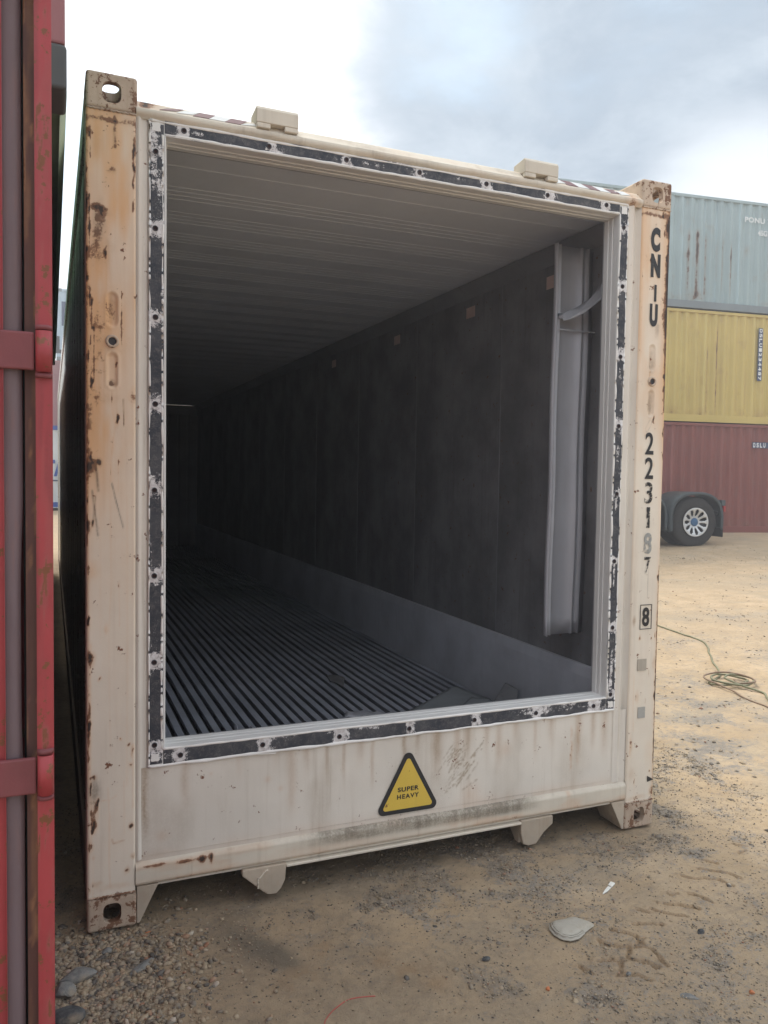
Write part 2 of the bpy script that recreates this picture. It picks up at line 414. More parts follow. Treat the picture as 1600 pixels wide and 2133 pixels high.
m_gravel, n = mk('gravel_stone')
co = n.new('ShaderNodeTexCoord').outputs['Object']
tt = n.attr('tone')
r = n.new('ShaderNodeValToRGB', i={0: tt}); cr = r.color_ramp
cr.elements[0].color = (.035, .038, .045, 1); cr.elements[1].color = (.55, .53, .48, 1)
for p_, c_ in ((.2, (.10, .10, .105, 1)), (.42, (.19, .18, .165, 1)), (.66, (.28, .24, .185, 1)), (.88, (.40, .345, .27, 1)), (.955, (.30, .12, .07, 1))):
    e = cr.elements.new(p_); e.color = c_
c = n.mix(n.m('MULTIPLY', n.noise(co, 90, 4, .7), .7), r.outputs[0], n.mix(1.0, r.outputs[0], (.55, .5, .45), 'MULTIPLY'))
c = n.mix(n.m('ADD', .12, n.m('MULTIPLY', n.rng(n.noise(co, 22, 5, .6), .42, .62), .6)), c, (.38, .30, .20))
out(n, principled(n, c, .85, 0, None, .3))


def stone_mat(name, a, b):
    m, n = mk(name)
    co = n.new('ShaderNodeTexCoord').outputs['Object']
    f = n.noise(co, 35, 6, .7); f2 = n.noise(co, 9, 4, .6)
    c = n.mix(n.rng(f, .3, .7), a, b); c = n.mix(n.m('MULTIPLY', n.rng(f2, .5, .7), .6), c, (.30, .23, .15))
    bp = n.new('ShaderNodeBump', i={'Strength': .7, 'Distance': .004, 'Height': f}).outputs[0]
    out(n, principled(n, c, .85, 0, bp, .3)); return m


M_stone = stone_mat('grey_stone', (.13, .135, .135), (.24, .24, .23))
M_stonedark = stone_mat('dark_stone', (.045, .05, .055), (.11, .115, .12))
M_brick = stone_mat('orange_brick', (.42, .14, .06), (.50, .22, .11))

# ------------------------------------------------------------------ ground
TREADS = [[(1.706, -0.617), (1.74, -0.652), (1.763, -0.681), (1.754, -0.729)], [(1.626, -0.651), (1.643, -0.697), (1.682, -0.723), (1.751, -0.75), (1.759, -0.776), (1.748, -0.856)],
          [(1.548, -0.752), (1.604, -0.764), (1.655, -0.783), (1.687, -0.807), (1.714, -0.853)], [(1.565, -0.836), (1.6, -0.849), (1.627, -0.86), (1.641, -0.895)],
          [(1.693, -0.728), (1.655, -0.778)], [(1.615, -0.768), (1.591, -0.826)], [(1.472, -0.749), (1.486, -0.805)], [(1.807, -0.62), (1.867, -0.643), (1.902, -0.669)],
          [(1.884, -0.548), (1.915, -0.579)], [(1.938, -0.562), (1.973, -0.608), (2.026, -0.642)], [(1.988, -0.534), (2.055, -0.574), (2.099, -0.611), (2.104, -0.632)],
          [(2.073, -0.498), (2.107, -0.518)], [(2.151, -0.528), (2.171, -0.563), (2.186, -0.611)], [(2.227, -0.408), (2.26, -0.452), (2.288, -0.462), (2.343, -0.491), (2.352, -0.547)],
          [(2.328, -0.392), (2.379, -0.427), (2.417, -0.465), (2.436, -0.511)], [(2.407, -0.34), (2.44, -0.386)], [(2.647, -0.264), (2.678, -0.303)], [(2.601, -0.337), (2.644, -0.335)],
          [(1.716, -0.737), (1.776, -0.703)]]
# gravel patches: centre x, y, radius, weight
GRAV = [(1.0, -.10, .34, .7), (1.5, -.05, .40, .75), (1.9, -.02, .35, .7), (.55, -.05, .3, .4), (2.55, .25, .38, .8), (2.9, .6, .5, .55), (2.35, -.2, .24, .75), (2.7, -.12, .25, .5),
        (1.19, -.78, .12, .8), (1.42, -1.02, .18, .9), (1.27, -.95, .14, .7), (1.12, -.68, .10, .6), (1.34, -.42, .20, .55), (1.20, -.30, .15, .45), (.0, -.22, .17, 1.0), (-.02, -.40, .2, 1.0),
        (.12, -.14, .14, .8), (.16, -.36, .12, .6), (1.94, -.95, .12, .6), (1.75, -1.06, .14, .6), (2.2, -.72, .16, .45), (4.1, 1.3, .5, .6), (3.5, .7, .4, .6), (4.6, 1.95, .5, .5),
        (3.0, .1, .3, .45), (5.6, 3.2, .8, .4), (7.5, 4.0, 1.0, .4), (6.0, 1.8, .7, .35), (-.05, .4, .3, .9), (1.0, .4, .7, .4), (2.0, .5, .6, .5)]


def gmask(x, y):
    g = np.zeros(np.broadcast(x, y).shape)
    for cx, cy, r, wgt in GRAV:
        d2 = ((x - cx) ** 2 + (y - cy) ** 2) / (r * r)
        g = np.maximum(g, wgt * np.exp(-d2 * .9))
    nn = fbm(x * 7, y * 7, 5)
    return np.clip(g * (.08 + 1.35 * sm(nn, .38, .66)) + .35 * sm(fbm(x * 1.3 + 40, y * 1.3 + 3, 4), .55, .72), 0, 1)


def rise(x, y):
    return .34 * sm(.6 * (x + y), 9.5, 15.5)


def gheight(x, y):
    near = np.exp(-((x - 1.2) ** 2 + (y + .3) ** 2) / 40)
    h = rise(x, y) + (fbm(x * 2.1, y * 2.1, 3) - .5) * .018 + (fbm(x * 12 + 5, y * 12, 4) - .5) * .010
    h = h + (fbm(x * .5 + 9, y * .5 + 2, 3) - .5) * .05 * (1 - near)
    under = sm(x, -.35, -.1) * (1 - sm(x, 2.5, 2.7)) * sm(y, -.15, .05) * (1 - sm(y, 12.3, 12.6))
    return h - .006 - .02 * under * 0


def tread_depth(x, y):
    d = np.full(x.shape, 9.0)
    sel = (x > 1.3) & (x < 2.8) & (y > -1.0) & (y < -.15)
    xs, ys = x[sel], y[sel]; ds = np.full(xs.shape, 9.0)
    jx = (fbm(xs * 60, ys * 60, 4) - .5) * .024; jy = (fbm(xs * 60 + 50, ys * 60, 4) - .5) * .024
    for pl in TREADS:
        for (ax, ay), (bx, by) in zip(pl[:-1], pl[1:]):
            ux, uy = bx - ax, by - ay; L2 = ux * ux + uy * uy
            t = np.clip(((xs + jx - ax) * ux + (ys + jy - ay) * uy) / L2, 0, 1)
            ds = np.minimum(ds, np.hypot(xs + jx - ax - t * ux, ys + jy - ay - t * uy))
    d[sel] = ds
    return d


def axis_lines(lo, hi, a, b, fine, grow=1.12):
    l = list(np.arange(a, b, fine)); s = fine; p = b
    while p < hi: l.append(p); s *= grow; p += s
    l.append(hi); s = fine; p = a - fine; left = []
    while p > lo: left.append(p); s *= grow; p -= s
    left.append(lo); return np.array(sorted(left) + l)


gx = axis_lines(-110, 140, -.25, 3.0, .007, 1.045); gy = axis_lines(-110, 140, -1.35, .75, .007, 1.045)
X, Y = np.meshgrid(gx, gy, indexing='ij')
td = tread_depth(X, Y)
Z = gheight(X, Y) - .012 * np.exp(-(td / .0062) ** 4) + .0035 * np.exp(-((td - .014) / .007) ** 2) * (.3 + 1.4 * fbm(X * 50, Y * 50, 3))
G = gmask(X, Y); Z = Z + G * (fbm(X * 45, Y * 45, 3) - .5) * .012
oil = 1.1 * np.exp(-((((X - .545) * .8 + (Y + .30) * .45) / .055) ** 2 + (((X - .545) * -.45 + (Y + .30) * .8) / .15) ** 2) ** 1.3) * (.55 + .9 * fbm(X * 14, Y * 14))
damp = np.zeros(X.shape)
for cx, cy, r in ((.95, -.58, .07), (.88, -.48, .06), (1.0, -.66, .04), (.72, -.36, .06), (.62, -.52, .1)):
    damp = np.maximum(damp, .45 * np.exp(-((X - cx) ** 2 + (Y - cy) ** 2) / r ** 2) * sm(fbm(X * 18, Y * 18), .35, .65))
damp = np.maximum(damp, .5 * np.exp(-(td / .010) ** 2))
cpt_shade = .85 * (1 - sm(X * .8 + Y * .9 + (fbm(X * 3, Y * 3, 4) - .5) * 1.6, .2, 1.5)) * sm(Y, -6, -2)  # browner packed dirt together with the container's shade, painted in front
cpt_shade = np.maximum(cpt_shade, .8 * sm(Y, -.35, -.02) * (1 - sm(X, 2.3, 2.8)) * sm(X, -.5, -.2))  # contact shadow painted into the dirt under the container and along its front
cpt_shade = np.clip(cpt_shade * (1 - sm(Y, 12, 14)), 0, 1)
go = link('ground', grid_mesh('ground', np.stack([X, Y, Z], -1), {'gravel': G, 'oil': np.clip(oil, 0, .85), 'damp': damp, 'compact_shade': cpt_shade}), m_ground, smooth=True)
setp(go, 'packed tan dirt yard with grey gravel and tyre tread marks', kind='structure')

# haze volume added to lift the darks, in place of lens veil
hz_ = MB().box(-114, 144, -114, 144, -1.2, 11.0).build('haze', None); hz_['kind'] = 'stuff'; hz_['label'] = 'thin haze added over the yard in place of lens veil'
mh = bpy.data.materials.new('veil_haze'); mh.use_nodes = True; nh = N(mh.node_tree)
vh = nh.new('ShaderNodeVolumePrincipled', i={'Color': (.93, .95, 1.0, 1), 'Density': .0085, 'Anisotropy': .5})
nh.link(vh.outputs[0], nh.new('ShaderNodeOutputMaterial').inputs[1]); hz_.data.materials.append(mh)

# loose gravel (nobody could count it)
phi = (1 + 5 ** .5) / 2
ICO = np.array([(-1, phi, 0), (1, phi, 0), (-1, -phi, 0), (1, -phi, 0), (0, -1, phi), (0, 1, phi), (0, -1, -phi), (0, 1, -phi), (phi, 0, -1), (phi, 0, 1), (-phi, 0, -1), (-phi, 0, 1)], float)
ICO /= np.linalg.norm(ICO[0])
ICOF = np.array([(0, 11, 5), (0, 5, 1), (0, 1, 7), (0, 7, 10), (0, 10, 11), (1, 5, 9), (5, 11, 4), (11, 10, 2), (10, 7, 6), (7, 1, 8), (3, 9, 4), (3, 4, 2), (3, 2, 6), (3, 6, 8), (3, 8, 9), (4, 9, 5), (2, 4, 11), (6, 2, 10), (8, 6, 7), (9, 8, 1)])


OCT = np.array([(1, 0, 0), (0, 1, 0), (-1, 0, 0), (0, -1, 0), (0, 0, 1), (0, 0, -1)], float)
OCTF = np.array([(0, 1, 4), (1, 2, 4), (2, 3, 4), (3, 0, 4), (1, 0, 5), (2, 1, 5), (3, 2, 5), (0, 3, 5)])


def scatter(name, mat, x, y, r, label, tone=None, sink=.35, lowres=False):
    k = len(x); I_, F_ = (ICO, ICOF) if not lowres else (OCT, OCTF); nv_ = len(I_); rx = r * RNG.uniform(.75, 1.45, k); ry = r * RNG.uniform(.65, 1.1, k); rz = r * RNG.uniform(.35, .8, k)
    P = I_[None] * RNG.uniform(.72, 1.25, (k, nv_, 1)); P = P * np.stack([rx, ry, rz], -1)[:, None, :]
    tx = RNG.normal(0, .35, k); P[..., 2] += P[..., 0] * tx[:, None] * .5
    a = RNG.uniform(0, 2 * PI, k); ca, sa = np.cos(a)[:, None], np.sin(a)[:, None]
    Xr = P[..., 0] * ca - P[..., 1] * sa + x[:, None]; Yr = P[..., 0] * sa + P[..., 1] * ca + y[:, None]
    Zr = P[..., 2] + (gheight(x, y) + rz * (1 - 2 * sink))[:, None]
    V = np.stack([Xr, Yr, Zr], -1).reshape(-1, 3); F = (F_[None] + (np.arange(k) * nv_)[:, None, None]).reshape(-1, 3)
    me = bpy.data.meshes.new(name)
    me.vertices.add(len(V)); me.vertices.foreach_set('co', V.reshape(-1).astype(np.float32))
    me.loops.add(F.size); me.loops.foreach_set('vertex_index', F.reshape(-1).astype(np.int32))
    me.polygons.add(len(F)); me.polygons.foreach_set('loop_start', (np.arange(len(F)) * 3).astype(np.int32))
    me.update(calc_edges=True)
    t = RNG.random(k) if tone is None else tone
    set_attr(me, 'tone', np.repeat(t, nv_))
    return setp(link(name, me, mat), label, None, None, 'stuff')


def sample(nmax, x0, x1, y0, y1, power, base=.0):
    x = RNG.uniform(x0, x1, nmax); y = RNG.uniform(y0, y1, nmax)
    keep = RNG.random(nmax) < base + (1 - base) * gmask(x, y) ** power
    return x[keep], y[keep]


x, y = sample(260000, -.3, 3.3, -1.4, 1.2, 1.5, .085)
scatter('gravel', m_gravel, x, y, .0011 + .0042 * RNG.random(len(x)) ** 2.6, 'fine grey gravel strewn over the dirt around the open container', sink=.3, lowres=True)
x, y = sample(9000, -.3, 3.3, -1.4, 1.2, 2.0, .01)
scatter('pebbles', m_gravel, x, y, .003 + .008 * RNG.random(len(x)) ** 3.0, 'scattered grey and brown pebbles on the dirt near the container', sink=.4)
x, y = RNG.normal(.0, .17, 9000), RNG.normal(-.28, .19, 9000); kp = (y > -.75) & (y < .6); x, y = x[kp], y[kp]
scatter('crushed_stone', m_gravel, x, y, .002 + .011 * RNG.random(len(x)) ** 3.5, 'crushed grey stone between the red and the cream container', sink=.4)
x, y = sample(90000, 2.3, 13, -.6, 10, 1.4, .05)
scatter('yard_gravel', m_gravel, x, y, (.0025 + .014 * RNG.random(len(x)) ** 3.5), 'flat grey gravel chips across the open yard to the right', sink=.45, lowres=True)

# ------------------------------------------------------------------ cream reefer container
W, L, H = 2.438, 12.192, 2.896
RF = thing('reefer_container', 'cream refrigerated shipping container with open front end, black peeling frame and dark interior', 'shipping container')


def stain_attrs(Xg, Zg, blobs, lines, base):
    ru = base(Xg, Zg) if callable(base) else np.full(Xg.shape, base); di = np.zeros(Xg.shape)
    jit = (fbm(Xg * 60, Zg * 60, 3) - .5) * .010
    for (cx, cz, rx, rz, r_, d_) in blobs:
        k = np.exp(-((((Xg + jit - cx) / rx) ** 2 + ((Zg + jit * 2 - cz) / rz) ** 2) ** 1.4))
        k = k * (.6 + .7 * fbm(Xg * 90, Zg * 45, 3))
        ru = np.maximum(ru, ru + r_ * k); di = np.maximum(di, d_ * k)
    for (pts, wd, r_, d_) in lines:
        best = np.full(Xg.shape, 9.0)
        for (ax, az), (bx, bz) in zip(pts[:-1], pts[1:]):
            ux, uz = bx - ax, bz - az; L2 = ux * ux + uz * uz + 1e-12
            t = np.clip(((Xg - ax) * ux + (Zg - az) * uz) / L2, 0, 1)
            best = np.minimum(best, np.hypot(Xg - ax - t * ux, Zg - az - t * uz))
        k = np.exp(-(best / wd) ** 2) * (.45 + 1.0 * fbm(Xg * 120, Zg * 50, 2))
        ru = ru + r_ * k; di = np.maximum(di, d_ * k)
    return np.clip(ru, 0, 1.2), np.clip(di, 0, 1)


def stadium_dent(Xg, Zg, cx, z0, z1, r, depth):
    t = np.clip(Zg, z0 + r, z1 - r); d = np.hypot(Xg - cx, Zg - t)
    return depth * (1 - sm(d, r * .45, r)) - .0012 * np.exp(-((d - r * 1.05) / .004) ** 2)


def post_face(side):
    xs = np.arange(0, .1581, .0035); zs = np.arange(.118, H - .118 + .001, .005)
    Xg, Zg = np.meshgrid(xs, zs, indexing='ij')
    hx = .082 if side < 0 else .076
    Yg = .004 + stadium_dent(Xg, Zg, hx, 2.065, 2.185, .020, .007) + stadium_dent(Xg, Zg, hx, 1.862, 1.985, .019, .007)
    Yg = Yg + .02 * np.exp(-(np.maximum(0, np.abs(Xg - .079) - .073) / .004 - 1.6) ** 2) * 0
    edge = np.minimum(Xg, .158 - Xg); Yg = Yg + .006 * np.clip(1 - edge / .006, 0, 1) ** 2
    Yg = Yg + (fbm(Xg * 20, Zg * 6, 2) - .5) * .0014
    if side < 0:
        def base(x, z):
            e = np.exp(-x / .012) * .22 + np.exp(-(.158 - x) / .010) * .18
            return .12 * sm(z, .9, 1.9) + .10 * sm(z, 2.2, 2.7) + e * (.3 + sm(z, .8, 2.2)) + .22 * (fbm(x * 14, z * 3.2, 3) - .38)
        B = [(.04, 2.40, .020, .07, .45, .45), (.035, 2.455, .030, .012, .5, .3), (.06, 2.44, .018, .012, .5, .2), (.05, 2.32, .035, .05, .3, .2), (.02, 2.28, .02, .10, .28, 0),
             (.05, 2.12, .05, .10, .24, .05), (.10, 2.10, .03, .10, .18, 0), (.03, 2.02, .035, .12, .25, .08), (.082, 2.13, .014, .05, .25, .35), (.12, 2.0, .025, .08, .2, .05),
             (.05, 1.92, .045, .09, .24, .05), (.082, 1.88, .014, .012, .5, .6), (.02, 1.80, .025, .10, .28, .1), (.145, 1.84, .012, .03, .4, 0), (.06, 1.83, .04, .02, .25, .1),
             (.018, 1.60, .016, .035, .75, .3), (.040, 1.615, .009, .014, .9, .7), (.012, 1.70, .012, .1, .25, 0), (.03, 2.66, .03, .05, .15, .1), (.078, 2.745, .08, .012, .5, .2),
             (.151, 2.66, .004, .03, .8, .2), (.150, 2.60, .004, .02, .8, .2), (.149, 2.55, .004, .02, .8, .2), (.082, 2.58, .014, .012, .35, .2), (.02, 1.25, .02, .03, .4, 0),
             (.062, 1.05, .007, .018, .5, 0), (.012, .95, .014, .03, .8, .1), (.02, .54, .010, .01, .9, .2), (.022, .42, .012, .05, .55, .05), (.022, .37, .010, .02, .6, 0), (.01, .30, .010, .02, .7, .1),
             (.143, .355, .008, .012, .95, .4), (.147, .62, .006, .02, .7, .1), (.135, .64, .006, .004, .9, .3), (.140, .57, .006, .012, .6, 0), (.005, .70, .006, .2, .55, 0), (.005, 1.3, .004, .5, .35, 0),
             (.13, .20, .008, .01, .8, .2), (.15, .25, .008, .01, .7, .2), (.09, .15, .05, .012, .35, .1), (.03, .17, .02, .01, .4, .1), (.024, .497, .018, .045, .15, .75)]
        Ls = [([(.082, 1.86), (.080, 1.80), (.092, 1.74), (.086, 1.70), (.078, 1.62), (.076, 1.55)], .0025, .35, 0), ([(.09, 2.76), (.091, 2.66)], .006, .3, .35),
              ([(.080, 1.545), (.100, 1.46), (.117, 1.395)], .0022, 0, .95), ([(.030, 1.60), (.038, 1.52)], .004, .2, .7), ([(.018, 1.52), (.03, 1.42), (.036, 1.37)], .003, .1, .8),
              ([(.028, 1.50), (.02, 1.40)], .003, .1, .6), ([(.117, 1.83), (.119, 1.74)], .002, .5, .5), ([(.113, 2.12), (.109, 2.07)], .002, .4, .5),
              ([(.076, 1.5), (.078, 1.2), (.071, 1.05), (.072, .8), (.076, .62)], .0025, .20, 0), ([(.13, 1.5), (.131, .9), (.129, .5)], .003, .16, 0), ([(.045, 1.7), (.043, 1.0)], .003, .12, 0),
              ([(.068, .50), (.072, .40), (.071, .24), (.074, .15)], .0028, .34, 0), ([(.080, .318), (.084, .303), (.120, .308)], .0028, .5, .2), ([(.042, .46), (.07, .455), (.095, .47)], .002, .3, 0),
              ([(.012, 1.0), (.010, .6), (.014, .3)], .003, .35, 0), ([(.15, .60), (.149, .42)], .0025, .4, 0), ([(.12, .52), (.121, .33)], .002, .25, 0)]
    else:
        def base(x, z):
            e = np.exp(-(.158 - x) / .022) * .40 * (.35 + sm(z, 1.2, 2.4)) + np.exp(-x / .012) * .16
            return .08 * sm(z, 1.4, 2.2) + .14 * sm(z, 2.1, 2.6) + e + .20 * (fbm(x * 14 + 8, z * 3.2, 3) - .40)
        B = [(.145, 2.70, .02, .05, .45, 0), (.145, 2.40, .016, .16, .35, 0), (.14, 2.15, .014, .1, .28, 0), (.076, 2.75, .08, .012, .5, .2), (.03, 2.55, .015, .05, .22, 0), (.076, 2.10, .014, .05, .15, .5),
             (.076, 1.92, .012, .05, .25, .6), (.13, 2.30, .02, .06, .3, 0), (.02, 2.2, .015, .1, .2, 0), (.10, 2.25, .012, .03, .1, .4), (.05, 1.80, .02, .03, .2, 0), (.03, 1.70, .02, .04, .2, 0),
             (.152, 1.14, .008, .012, .8, .2), (.152, .9, .005, .3, .5, .1), (.153, .45, .006, .25, .55, .1), (.02, .95, .008, .02, .4, .4), (.14, .75, .01, .03, .35, .1), (.05, .6, .01, .03, .35, .1),
             (.02, .38, .008, .04, .5, .1), (.145, .16, .012, .02, .6, .2), (.06, .14, .06, .012, .35, .1), (.03, .25, .02, .03, .2, .1), (.12, .35, .02, .05, .15, 0)]
        Ls = [([(.15, 2.7), (.148, 2.2), (.152, 1.9)], .004, .4, 0), ([(.09, 1.23), (.092, 1.05)], .0015, 0, .4), ([(.154, 1.2), (.153, .7), (.155, .2)], .003, .5, 0), ([(.03, .7), (.028, .55), (.035, .45)], .003, .25, 0),
              ([(.075, 1.85), (.05, 1.81), (.06, 1.79), (.10, 1.86)], .0012, 0, .4), ([(.01, 2.6), (.012, 2.1)], .003, .25, 0)]
    rq = random.Random(40 + side)
    for _ in range(46 if side < 0 else 34):
        zc = rq.uniform(.15, 2.75); e_ = rq.random() < .6
        xc = (abs(rq.gauss(0, .010)) if side < 0 else .158 - abs(rq.gauss(0, .010))) if e_ else rq.uniform(.01, .15)
        B.append((xc, zc, rq.uniform(.002, .006), rq.uniform(.004, .022), rq.uniform(.5, .9), rq.uniform(0, .4)))
        if rq.random() < .35: Ls.append(([(xc, zc), (xc + rq.uniform(-.003, .003), zc - rq.uniform(.05, .22))], .0018, .30, 0))
    ru, di = stain_attrs(Xg, Zg, B, Ls, base)
    cl = fbm(Xg * 9 + side * 3, Zg * 2.6, 4)
    if side < 0:
        ti = .04 + .18 * sm(Zg, .8, 1.7) + .10 * sm(Zg, 2.3, 2.7) + .75 * sm(cl, .46, .72) * sm(Zg, 1.3, 1.9) + .35 * np.exp(-Xg / .02) * sm(Zg, .9, 1.9) + .2 * np.exp(-Xg / .008)
        ti = ti + .5 * np.exp(-(((Xg - .07) / .075) ** 2 + ((Zg - 2.02) / .22) ** 2)) * (.3 + cl)
    else:
        ti = .0 + .07 * sm(Zg, 1.2, 2.2) + .75 * np.exp(-(.158 - Xg) / .032) * sm(Zg, 1.3, 2.3) + .4 * np.exp(-(.158 - Xg) / .01) + .35 * sm(cl, .5, .72) * sm(Zg, 1.5, 2.2) + .3 * np.exp(-Xg / .03) * sm(Zg, 1.6, 2.3)
    x0 = 0 if side < 0 else W - .158
    return np.stack([Xg + x0, Yg, Zg], -1), ru, di, np.clip(ti, 0, .95)


for side in (-1, 1):
    P, ru, di, ti = post_face(side)
    me = grid_mesh('corner_post', P[:, ::-1] if False else P, {'rust': ru, 'dirt': di, 'tint': ti})
    o = link('corner_post', me, M_ivory_post, RF, smooth=True)
    x0 = 0 if side < 0 else W - .158
    mb = MB(); a, b = x0, x0 + .158
    # returns and back of the post (hollow box section)
    mb.box(a + .0005, a + .006, .011, .15, .118, H - .118).box(b - .006, b - .0005, .011, .035, .118, H - .118).box(a + .006, b - .006, .12, .15, .118, H - .118)
    mb.build('post_return', M_ivory_post, o)
    hz = 2.02; cx_ = x0 + (.082 if side < 0 else .078)
    r = MB().revolve([(.013, .0005), (.013, -.006), (.0155, -.008), (.0205, -.007), (.0225, .0005)], (cx_, .004, hz), 28)
    r.build('bolt_boss', M_casting, o, smooth=True)
    MB().revolve([(.0133, -.0012), (.0001, -.0012)], (cx_, .004, hz), 20).build('socket_hole', M_floorpan, o)
# plain rear posts
for x0 in (0, W - .15):
    MB().box(x0, x0 + .15, L - .13, L, .118, H - .118).build('corner_post', M_ivory, RF, bevel=.004)


def superell(c, hw, hh, p=3.2, seg=40):
    o_ = []
    for k in range(seg):
        t = 2 * PI * k / seg; co_, si = math.cos(t), math.sin(t); r_ = 1 / ((abs(co_ / hw) ** p + abs(si / hh) ** p) ** (1 / p)); o_.append((c[0] + r_ * co_, c[1] + r_ * si))
    return o_


def casting_mesh(top):
    """ISO corner casting with cavity and three rounded holes; outer corner at the origin, body towards +x +y"""
    z0, z1 = (-.118, 0) if top else (0, .118)
    ob = MB().box(0, .162, 0, .178, z0, z1).build('c', M_casting)
    bv = ob.modifiers.new('b', 'BEVEL'); bv.width = .011; bv.segments = 4
    cz = z0 + (.056 if top else .060); cuts = []
    ca_, cb_ = (z0 + .012, z1 - .028) if top else (z0 + .028, z1 - .012)
    cuts.append(MB().box(.028, .150, .028, .166, ca_, cb_))
    cuts.append(MB().prism(superell((.081, cz), .030, .034), 1, -.02, .06))
    cuts.append(MB().prism(superell((.089, cz), .038, .027), 0, -.02, .06))
    cuts.append(MB().prism(superell((.081, .089), .031, .062), 2, *((z1 - .06, z1 + .02) if top else (z0 - .02, z0 + .06))))
    co_ = []
    import bmesh
    for c_ in cuts:
        q = c_.build('cut', M_casting); q.data.update(); bm = bmesh.new(); bm.from_mesh(q.data); bmesh.ops.recalc_face_normals(bm, faces=bm.faces); bm.to_mesh(q.data); bm.free()
        m_ = ob.modifiers.new('x', 'BOOLEAN'); m_.operation = 'DIFFERENCE'; m_.solver = 'EXACT'; m_.object = q; co_.append(q)
    dg = bpy.context.evaluated_depsgraph_get(); me = bpy.data.meshes.new_from_object(ob.evaluated_get(dg))
    for q in co_ + [ob]: bpy.data.objects.remove(q)
    me.materials.clear(); me.materials.append(M_casting)
    return me


CM = {True: casting_mesh(True), False: casting_mesh(False)}


def put_casting(px, py, pz, sx, sy, top, parent, mat=None):
    me = CM[top].copy()
    co_ = np.zeros(len(me.vertices) * 3); me.vertices.foreach_get('co', co_); co_ = co_.reshape(-1, 3) * (sx, sy, 1); me.vertices.foreach_set('co', co_.reshape(-1))
    if sx * sy < 0: me.flip_normals()
    if mat: me.materials.clear(); me.materials.append(mat)
    return link('corner_casting', me, None, parent, loc=(px, py, pz))


for top in (0, 1):
    for sx in (1, -1):
        for sy in (1, -1):
            put_casting(0 if sx > 0 else W, 0 if sy > 0 else L, H if top else 0, sx, sy, bool(top), RF)

# weld bead under / over castings
for x0 in (0, W - .162):
    for z0 in (.121, H - .121):
        pts = [(x0 + .004 + .154 * t, .002 + .001 * math.sin(40 * t), z0 + .0012 * math.sin(67 * t)) for t in np.linspace(0, 1, 40)]
        MB().tube(pts, .0035, 6).build('weld_bead', M_casting, RF, smooth=True)

# side strips beside the posts (recessed, with a soft bead)
for a, b in ((.158, .2035), (W - .158, 2.2055)):
    zs = np.linspace(.226, 2.80, 260); k = 22; ts = np.linspace(0, 1, k)
    if a < 1:
        xs = a + (b - a) * ts; ys = .016 - .009 * np.exp(-((ts - .22) / .20) ** 2) + .006 * np.exp(-((ts - .92) / .07) ** 2)
    else:
        xs = a + (b - a) * ts; ys = .012 + .020 * np.exp(-((ts - .24) / .17) ** 2) - .004 * np.exp(-((ts - .62) / .16) ** 2)
        ys[0] = .010
    Xg = np.repeat(xs[:, None], len(zs), 1); Yg = np.repeat(ys[:, None], len(zs), 1); Zg = np.repeat(zs[None], k, 0)
    ru = .10 * sm(fbm(Xg * 40, Zg * 3, 3), .5, .75) + .08 * sm(Zg, 1.2, 2.6); di = .25 * sm(fbm(Xg * 60 + 3, Zg * 2, 3), .62, .8)
    link('side_strip', grid_mesh('side_strip', np.stack([Xg, Yg, Zg], -1) if a < 1 else np.stack([Xg, Yg, Zg], -1)[::-1], {'rust': ru, 'dirt': di}), M_ivory, RF, smooth=True)

# lower front panel with run-down stains
xs = np.arange(.158, 2.2801, .006); zs = np.arange(.215, .5561, .006); Xg, Zg = np.meshgrid(xs, zs, indexing='ij')
Yg = .014 + (fbm(Xg * 3, Zg * 4, 2) - .5) * .006
Yg = Yg + .003 * np.exp(-((Xg - 2.245) / .012) ** 2)
ru = np.zeros(Xg.shape); di = np.zeros(Xg.shape); rs = random.Random(3)
spots = [(.19, .9, .8), (.33, .5, .5), (.52, .2, .3), (.66, .3, .2), (.78, .45, .3), (.86, .5, .4), (.93, .6, .5), (1.0, .4, .3), (1.185, .9, .35), (1.245, .9, .2), (1.33, .6, .6), (1.42, .35, .5), (1.47, .5, .4), (1.56, .4, .4),
         (1.7, .4, .3), (1.80, .35, .5), (1.88, .3, .4), (2.02, .4, .6), (2.10, .5, .5), (2.16, .5, .6), (2.22, .4, .8), (1.05, .35, .6), (.72, .3, .8), (1.62, .3, .6)]
for cx_, d_, l_ in spots:
    wd = rs.uniform(.006, .02); zb = .556 - l_ * .34
    k = np.exp(-(((Xg - cx_ + (fbm(Zg * 20, Zg * 0 + cx_ * 9, 2) - .5) * .01) / wd) ** 2)) * sm(Zg, zb - .04, zb + .12)
    di = np.maximum(di, d_ * .80 * k * (.4 + fbm(Xg * 80, Zg * 12, 3))); ru = ru + .22 * k
di = di + .22 * sm(fbm(Xg * 6, Zg * 3 + 3, 4), .48, .72)
for cx_, z0, z1, a_ in ((1.985, .29, .50, .55), (2.02, .31, .50, .3), (1.99, .33, .40, .3)):
    ru = ru + a_ * np.exp(-((Xg - cx_ + (fbm(Zg * 40, Zg * 0, 2) - .5) * .012) / .005) ** 2) * sm(Zg, z0, z0 + .04) * (1 - sm(Zg, z1 - .02, z1 + .02)) * (.3 + 1.3 * fbm(Zg * 90, Xg * 60, 2))
for k_ in range(26):      # scuff marks
    ax, az = 1.33 + rs.uniform(0, .14), .29 + rs.uniform(0, .15); dx, dz = rs.uniform(.03, .09), rs.uniform(.03, .10)
    t = np.clip(((Xg - ax) * dx + (Zg - az) * dz) / (dx * dx + dz * dz), 0, 1); dd = np.hypot(Xg - ax - t * dx, Zg - az - t * dz)
    di = np.maximum(di, rs.uniform(.5, .95) * np.exp(-(dd / .0035) ** 2) * (Zg < .50) * sm(fbm(Xg * 150, Zg * 150, 2), .3, .6))
